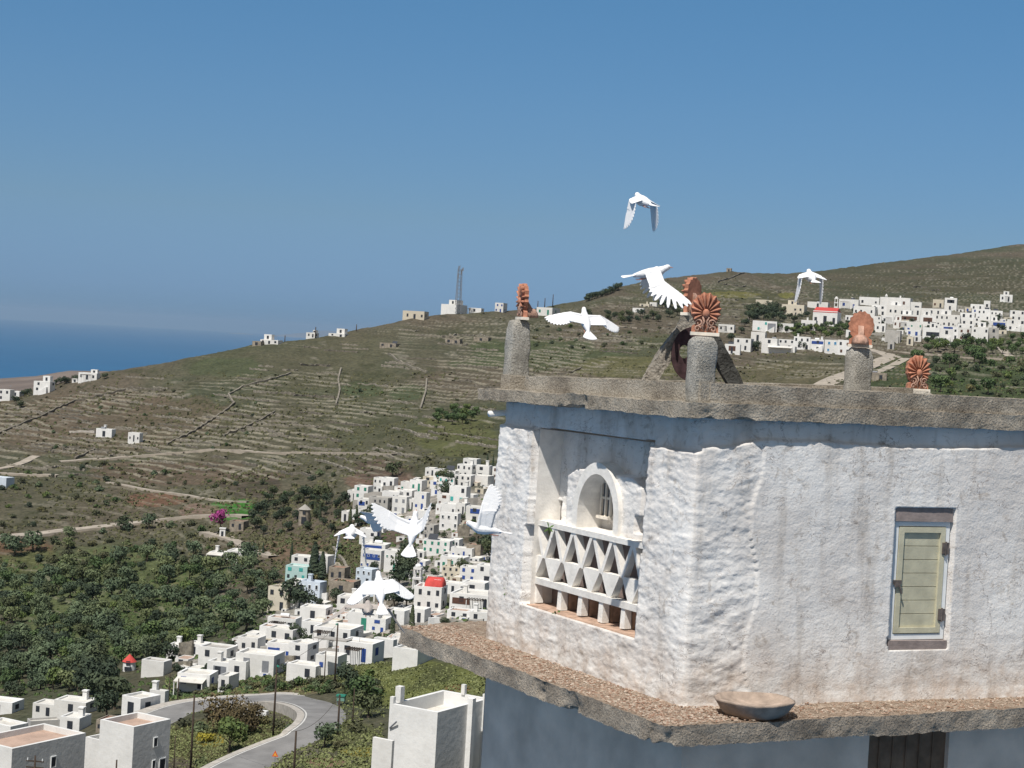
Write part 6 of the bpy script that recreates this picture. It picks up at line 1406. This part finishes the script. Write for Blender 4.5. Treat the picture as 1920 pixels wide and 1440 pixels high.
# triangular warning sign
p = G(515, 1432); D = p.dot(fwd); o = empty('warning_sign', tuple(p), R(-4), label='orange triangular warning sign on a thin post beside the road', cat='road sign'); H = ray(515, 1407).z * D - p.z; w = 12 / F * D
MB().tube([(0, .03, -.5), (0, .03, H)], .04, 6).build('post', MAT['wgrey'], o)
MB().prism([(-w/2, H - w * .95), (w/2, H - w * .95), (0, H)], -.03, 0).build('border', simple('sign_red', (0.62, 0.10, 0.03), .05, 3, .5), o)
MB().prism([(-w*.27, H - w * .82), (w*.27, H - w * .82), (0, H - w * .30)], -.04, -.031).build('face', simple('sign_orange', (0.75, 0.38, 0.06), .05, 3, .5), o)
# green roofed shelter on legs
p = G(639, 1322); D = p.dot(fwd); o = empty('shelter', tuple(p), R(-10), label='small green topped box on posts at the roadside bend', cat='roadside shelter'); s = 15 / F * D; H = 20 / F * D
MB().box(-s/2 * 1.15, s/2 * 1.15, -s*.4, s*.4, H * .86, H).build('roof', MAT['wgreen'], o); MB().box(-s/2, s/2, -s*.3, s*.3, H * .45, H * .86).build('box', simple('faded_green', (0.16, 0.30, 0.25), .15, 2), o)
for x in (-s*.45, s*.45): MB().box(x - .06, x + .06, -.06, .06, -.5, H * .45).build('leg', MAT['wgrey'], o)
# low white kerb block in the bend
p = G(478, 1342); o = MB().box(-1.6, 1.6, -.3, .3, -.6, .75).build('kerb_block', MAT['hwhite'], None, False, tuple(p), R(-20)); tag(o, 'low white concrete block behind the russet bushes', 'concrete block')

# ------------------------------------------------------------------ pigeons
def pigeon(px, py, D, head, pitch=0, bank=0, wl=(0, 0), wr=(0, 0), sweep=(.1, .25), sc=1.0, tailfan=.5, lab='', hand=1.0, arm=1.0, mat='feather', fan=1.0):
    """head: heading angle in degrees, 0 = to the right of the picture, 90 = away; wl / wr: raise of the inner and outer wing in degrees"""
    p = ray(px, py) * D
    root = empty('pigeon', tuple(p), 0, label=lab, cat='pigeon', group=None); root.rotation_euler = Euler((R(bank), -R(pitch), R(head)), 'XYZ')
    root.scale = (sc,) * 3
    mb = MB()
    prof = [(-.155, .006, .0, .016), (-.12, .018, .002, .022), (-.07, .036, .002, .034), (-.01, .049, -.002, .046), (.05, .048, -.004, .047), (.09, .036, .006, .038), (.115, .025, .018, .028), (.14, .023, .026, .026), (.158, .019, .028, .020), (.168, .008, .026, .009)]
    mb.ring([[(x, math.cos(q) * w, zc + math.sin(q) * h) for q in np.linspace(0, 2*pi, 15)[:-1]] for x, w, zc, h in prof])
    # tail fan
    for k in range(9):
        a = (k - 4) / 4 * tailfan * .6; c, s = math.cos(a), math.sin(a); b0 = Vector((-.12, 0, .004)); d = Vector((-c, s, 0)); n = Vector((s, c, 0))
        mb.ring([[b0 + n*.008 + Vector((0,0,-.002)), b0 - n*.008 + Vector((0,0,-.002)), b0 - n*.008 + Vector((0,0,.004)), b0 + n*.008 + Vector((0,0,.004))]] + [[b0 + d*l + n*w_ + Vector((0,0,-.002)), b0 + d*l - n*w_ + Vector((0,0,-.002)), b0 + d*l - n*w_ + Vector((0,0,.003)), b0 + d*l + n*w_ + Vector((0,0,.003))] for l, w_ in ((.09, .013), (.125, .012), (.135, .005))])
    for side, (ai, ao) in ((1, wl), (-1, wr)):
        ai, ao = R(ai), R(ao)
        S = Vector((.055, side * .030, .018)); u1 = Vector((sweep[0], side * math.cos(ai), math.sin(ai))).normalized(); W = S + u1 * .125 * arm
        u2 = Vector((sweep[1], side * math.cos(ao), math.sin(ao))).normalized(); H_ = W + u2 * .085 * hand
        def blade(b0, d, l, w_, nrm_):
            n = d.cross(nrm_).normalized(); up = nrm_ * .0028
            mb.ring([[b0 + d*l*t + n*w_*k - up, b0 + d*l*t - n*w_*k - up, b0 + d*l*t - n*w_*k + up, b0 + d*l*t + n*w_*k + up] for t, k in ((0, .6), (.35, 1), (.8, .95), (.95, .6), (1, .15))])
        bk = Vector((-1, 0, 0))
        n1 = u1.cross(bk).normalized(); n2 = u2.cross(bk).normalized()
        for k in range(11):
            t = k / 10; b0 = S.lerp(W, t); d = (bk + u1 * (.05 + .22 * t)).normalized(); blade(b0 + Vector((.0, 0, 0)), d, .118 + .012 * t, .0155, n1)
        for k in range(11):
            t = k / 10; b0 = W.lerp(H_, t); an = t ** 1.15 * 1.38 * fan; d = (bk * math.cos(an) + u2 * (math.sin(an) + .16 * (1 - t))).normalized(); blade(b0, d, .130 + .062 * math.sin(t * 2.2) * hand, .0165, n2)
        # leading edge muscle and coverts
        mb.tube([S - u1 * .02, S.lerp(W, .5), W, H_], [.022, .015, .012, .007], 8)
        for A0_, A1_, nn_ in ((S, W, n1), (W, H_, n2)):
            q = [A0_ + Vector((.012, 0, 0)), A1_ + Vector((.010, 0, 0)), A1_ + bk * .05, A0_ + bk * .065]
            mb.ring([[v + nn_ * .005 for v in q], [v - nn_ * .005 for v in q]])
    body = mb.build('body', MAT[mat], root, True)
    r = body.modifiers.new('join', 'REMESH'); r.mode = 'VOXEL'; r.voxel_size = .0042; r.use_smooth_shade = True
    MB().ring([[(.164, math.cos(q)*.006, .024 + math.sin(q)*.006) for q in np.linspace(0, 2*pi, 7)[:-1]], [(.18, math.cos(q)*.004, .021 + math.sin(q)*.004) for q in np.linspace(0, 2*pi, 7)[:-1]], [(.190, math.cos(q)*.001, .016 + math.sin(q)*.001) for q in np.linspace(0, 2*pi, 7)[:-1]]]).build('beak', MAT['beak'], root)
    for s in (-1, 1):
        MB().ring([[(.150 + math.cos(q)*.0045*k, s * (.0195 + .002*h), .032 + math.sin(q)*.0045*k) for q in np.linspace(0, 2*pi, 9)[:-1]] for k, h in ((1, 0), (.7, 1), (.1, 1.6))]).build('eye', MAT['eye'], root)
        MB().tube([(-.05, s * .018, -.035), (-.10, s * .016, -.038)], .0045, 5).tube([(-.10, s * .016, -.038), (-.135, s * .02, -.034)], .003, 4).build('foot', MAT['beak'], root)
    return root
pigeon(1206, 377, 16.5, 112, pitch=14, bank=4, wl=(-25, -88), wr=(-15, -74), sweep=(.0, .0), sc=1.08, arm=.6, lab='white pigeon highest of the flock against the sky, wings down')
pigeon(1221, 512, 17.5, 8, pitch=12, bank=12, wl=(-35, -70), wr=(-40, -48), sweep=(.1, .8), sc=1.2, hand=1.3, fan=1.05, lab='white pigeon over the crest with its near wing swept down to the palmettes')
pigeon(1098, 603, 16.2, 106, pitch=44, bank=6, wl=(4, -22), wr=(8, -22), sweep=(.1, .05), sc=.95, tailfan=.9, lab='white pigeon gliding right above the roof kerb with spread wing feathers')
pigeon(1521, 520, 18.0, 92, pitch=14, wl=(-12, -84), wr=(-12, -86), sweep=(.0, .0), sc=1.1, arm=.55, lab='white pigeon with both wings hanging down before the ridge crest')
pigeon(775, 994, 15.8, 78, pitch=62, wl=(28, 40), wr=(52, 66), sweep=(.15, .3), sc=1.05, tailfan=.8, lab='white pigeon with fanned wings raised in front of the valley village')
pigeon(908, 992, 15.8, 172, pitch=6, wl=(84, 99), wr=(72, 84), sweep=(-.05, -.05), sc=1.02, lab='white pigeon with upright wings beside the wall of the tower')
pigeon(712, 1106, 13.9, 104, pitch=42, bank=-6, wl=(4, -40), wr=(14, -30), sweep=(.1, -.35), arm=.62, hand=.7, sc=1.0, lab='large white pigeon nearest of all, its wing arched before the bell tower')
pigeon(690, 1143, 14.2, 96, pitch=2, wl=(2, -36), wr=(0, -52), sweep=(.0, -.1), sc=1.0, mat='shadefeather', lab='pigeon gliding low with drooping shaded wings beneath the large white one')
pigeon(658, 1000, 16.5, 92, pitch=4, wl=(-20, -84), wr=(-20, -80), sweep=(.0, .0), sc=1.15, arm=.55, lab='pigeon with an orange tinted breast and wings hanging over the lane')
pigeon(699, 975, 17.5, 170, pitch=0, wl=(30, 12), wr=(-18, -40), sweep=(.1, .1), sc=.8, lab='small white pigeon left of the one with fanned wings')
# yard walls and sheds that fill the valley village
YW = random.Random(77); VP = [(660, 925), (720, 900), (860, 890), (925, 905), (925, 1180), (730, 1230), (600, 1262), (450, 1275), (330, 1290), (330, 1235), (440, 1200), (520, 1165), (545, 1120), (620, 1125), (700, 1130), (690, 1050), (670, 990)]
for x, y in scatter(VP, 170, 7.5, YW):
    w = YW.uniform(9, 20); house(x - w / 2, x + w / 2, y - w * YW.uniform(.35, .6), y, fl=1, nw=1, th=YW.uniform(8, 26), mat=YW.choice(('hwhite', 'hwhite', 'hwhite', 'hcream')), roof=YW.choice(('roofw', 'roofw', 'roofg', 'roofp')), chim=False, upper=False, label='low white shed or annex wedged between the valley village houses', group='low annexes of the valley village', name='annex', cat='annex', wc=YW.choice(('glass', 'brown', 'blue')), par=.25, side=0)
for x, y in scatter([(330, 1240), (440, 1205), (520, 1175), (560, 1150), (700, 1140), (920, 1150), (920, 1180), (740, 1225), (600, 1258), (440, 1270), (340, 1285)], 60, 10, YW):
    w = YW.uniform(12, 28); house(x - w / 2, x + w / 2, y - w * YW.uniform(.22, .4), y, fl=1, nw=1, th=YW.uniform(6, 30), mat='hwhite', roof=YW.choice(('roofw', 'roofw', 'roofp')), chim=False, upper=False, label='low flat white roof of an annex packed into the lower rows of the valley village', group='low annexes packed into the lower valley rows', name='annex', cat='annex', par=.2, side=0)
for x, y in scatter(VP, 46, 18, YW):
    w = YW.uniform(14, 34); wallrun([(x - w/2, y + w*.04), (x, y), (x + w/2, y - w * .03)], YW.uniform(.8, 2.4), .4, YW.choice((MAT['hwhite'], MAT['rubble'], MAT['roofg'])), 'low yard wall between the houses of the valley village', 'yard walls of the valley village', 'yard_wall', 2, .04, 'yard wall')
VQ = [(1580, 590), (1700, 570), (1900, 590), (1920, 620), (1860, 635), (1740, 640), (1650, 640), (1600, 625)]
for x, y in scatter(VQ, 44, 9, YW):
    w = YW.uniform(7, 15); house(x - w / 2, x + w / 2, y - w * YW.uniform(.4, .7), y, fl=1, nw=1, th=YW.uniform(8, 22), mat=YW.choice(('hwhite', 'hwhite', 'hcream')), chim=False, upper=False, label='low white annex wedged between the ridge village houses', group='low annexes of the ridge village', name='annex', cat='annex', wc=YW.choice(('glass', 'brown', 'blue')), par=.25, side=0)

for x, y in scatter(VP, 70, 12, YW): plant('garden_shrub', 'shrub', DK if YW.random() < .6 else BU, x, y, YW.uniform(.35, .75), 'small dark garden shrub between the valley village houses', 'garden shrubs of the valley village')
for x, y in scatter([(1400, 600), (1500, 590), (1650, 580), (1900, 600), (1920, 625), (1850, 640), (1600, 630), (1480, 630)], 30, 13, YW): plant('garden_shrub', 'shrub', DK, x, y, YW.uniform(.6, 1.1), 'small dark garden shrub between the ridge village houses', 'garden shrubs of the ridge village')
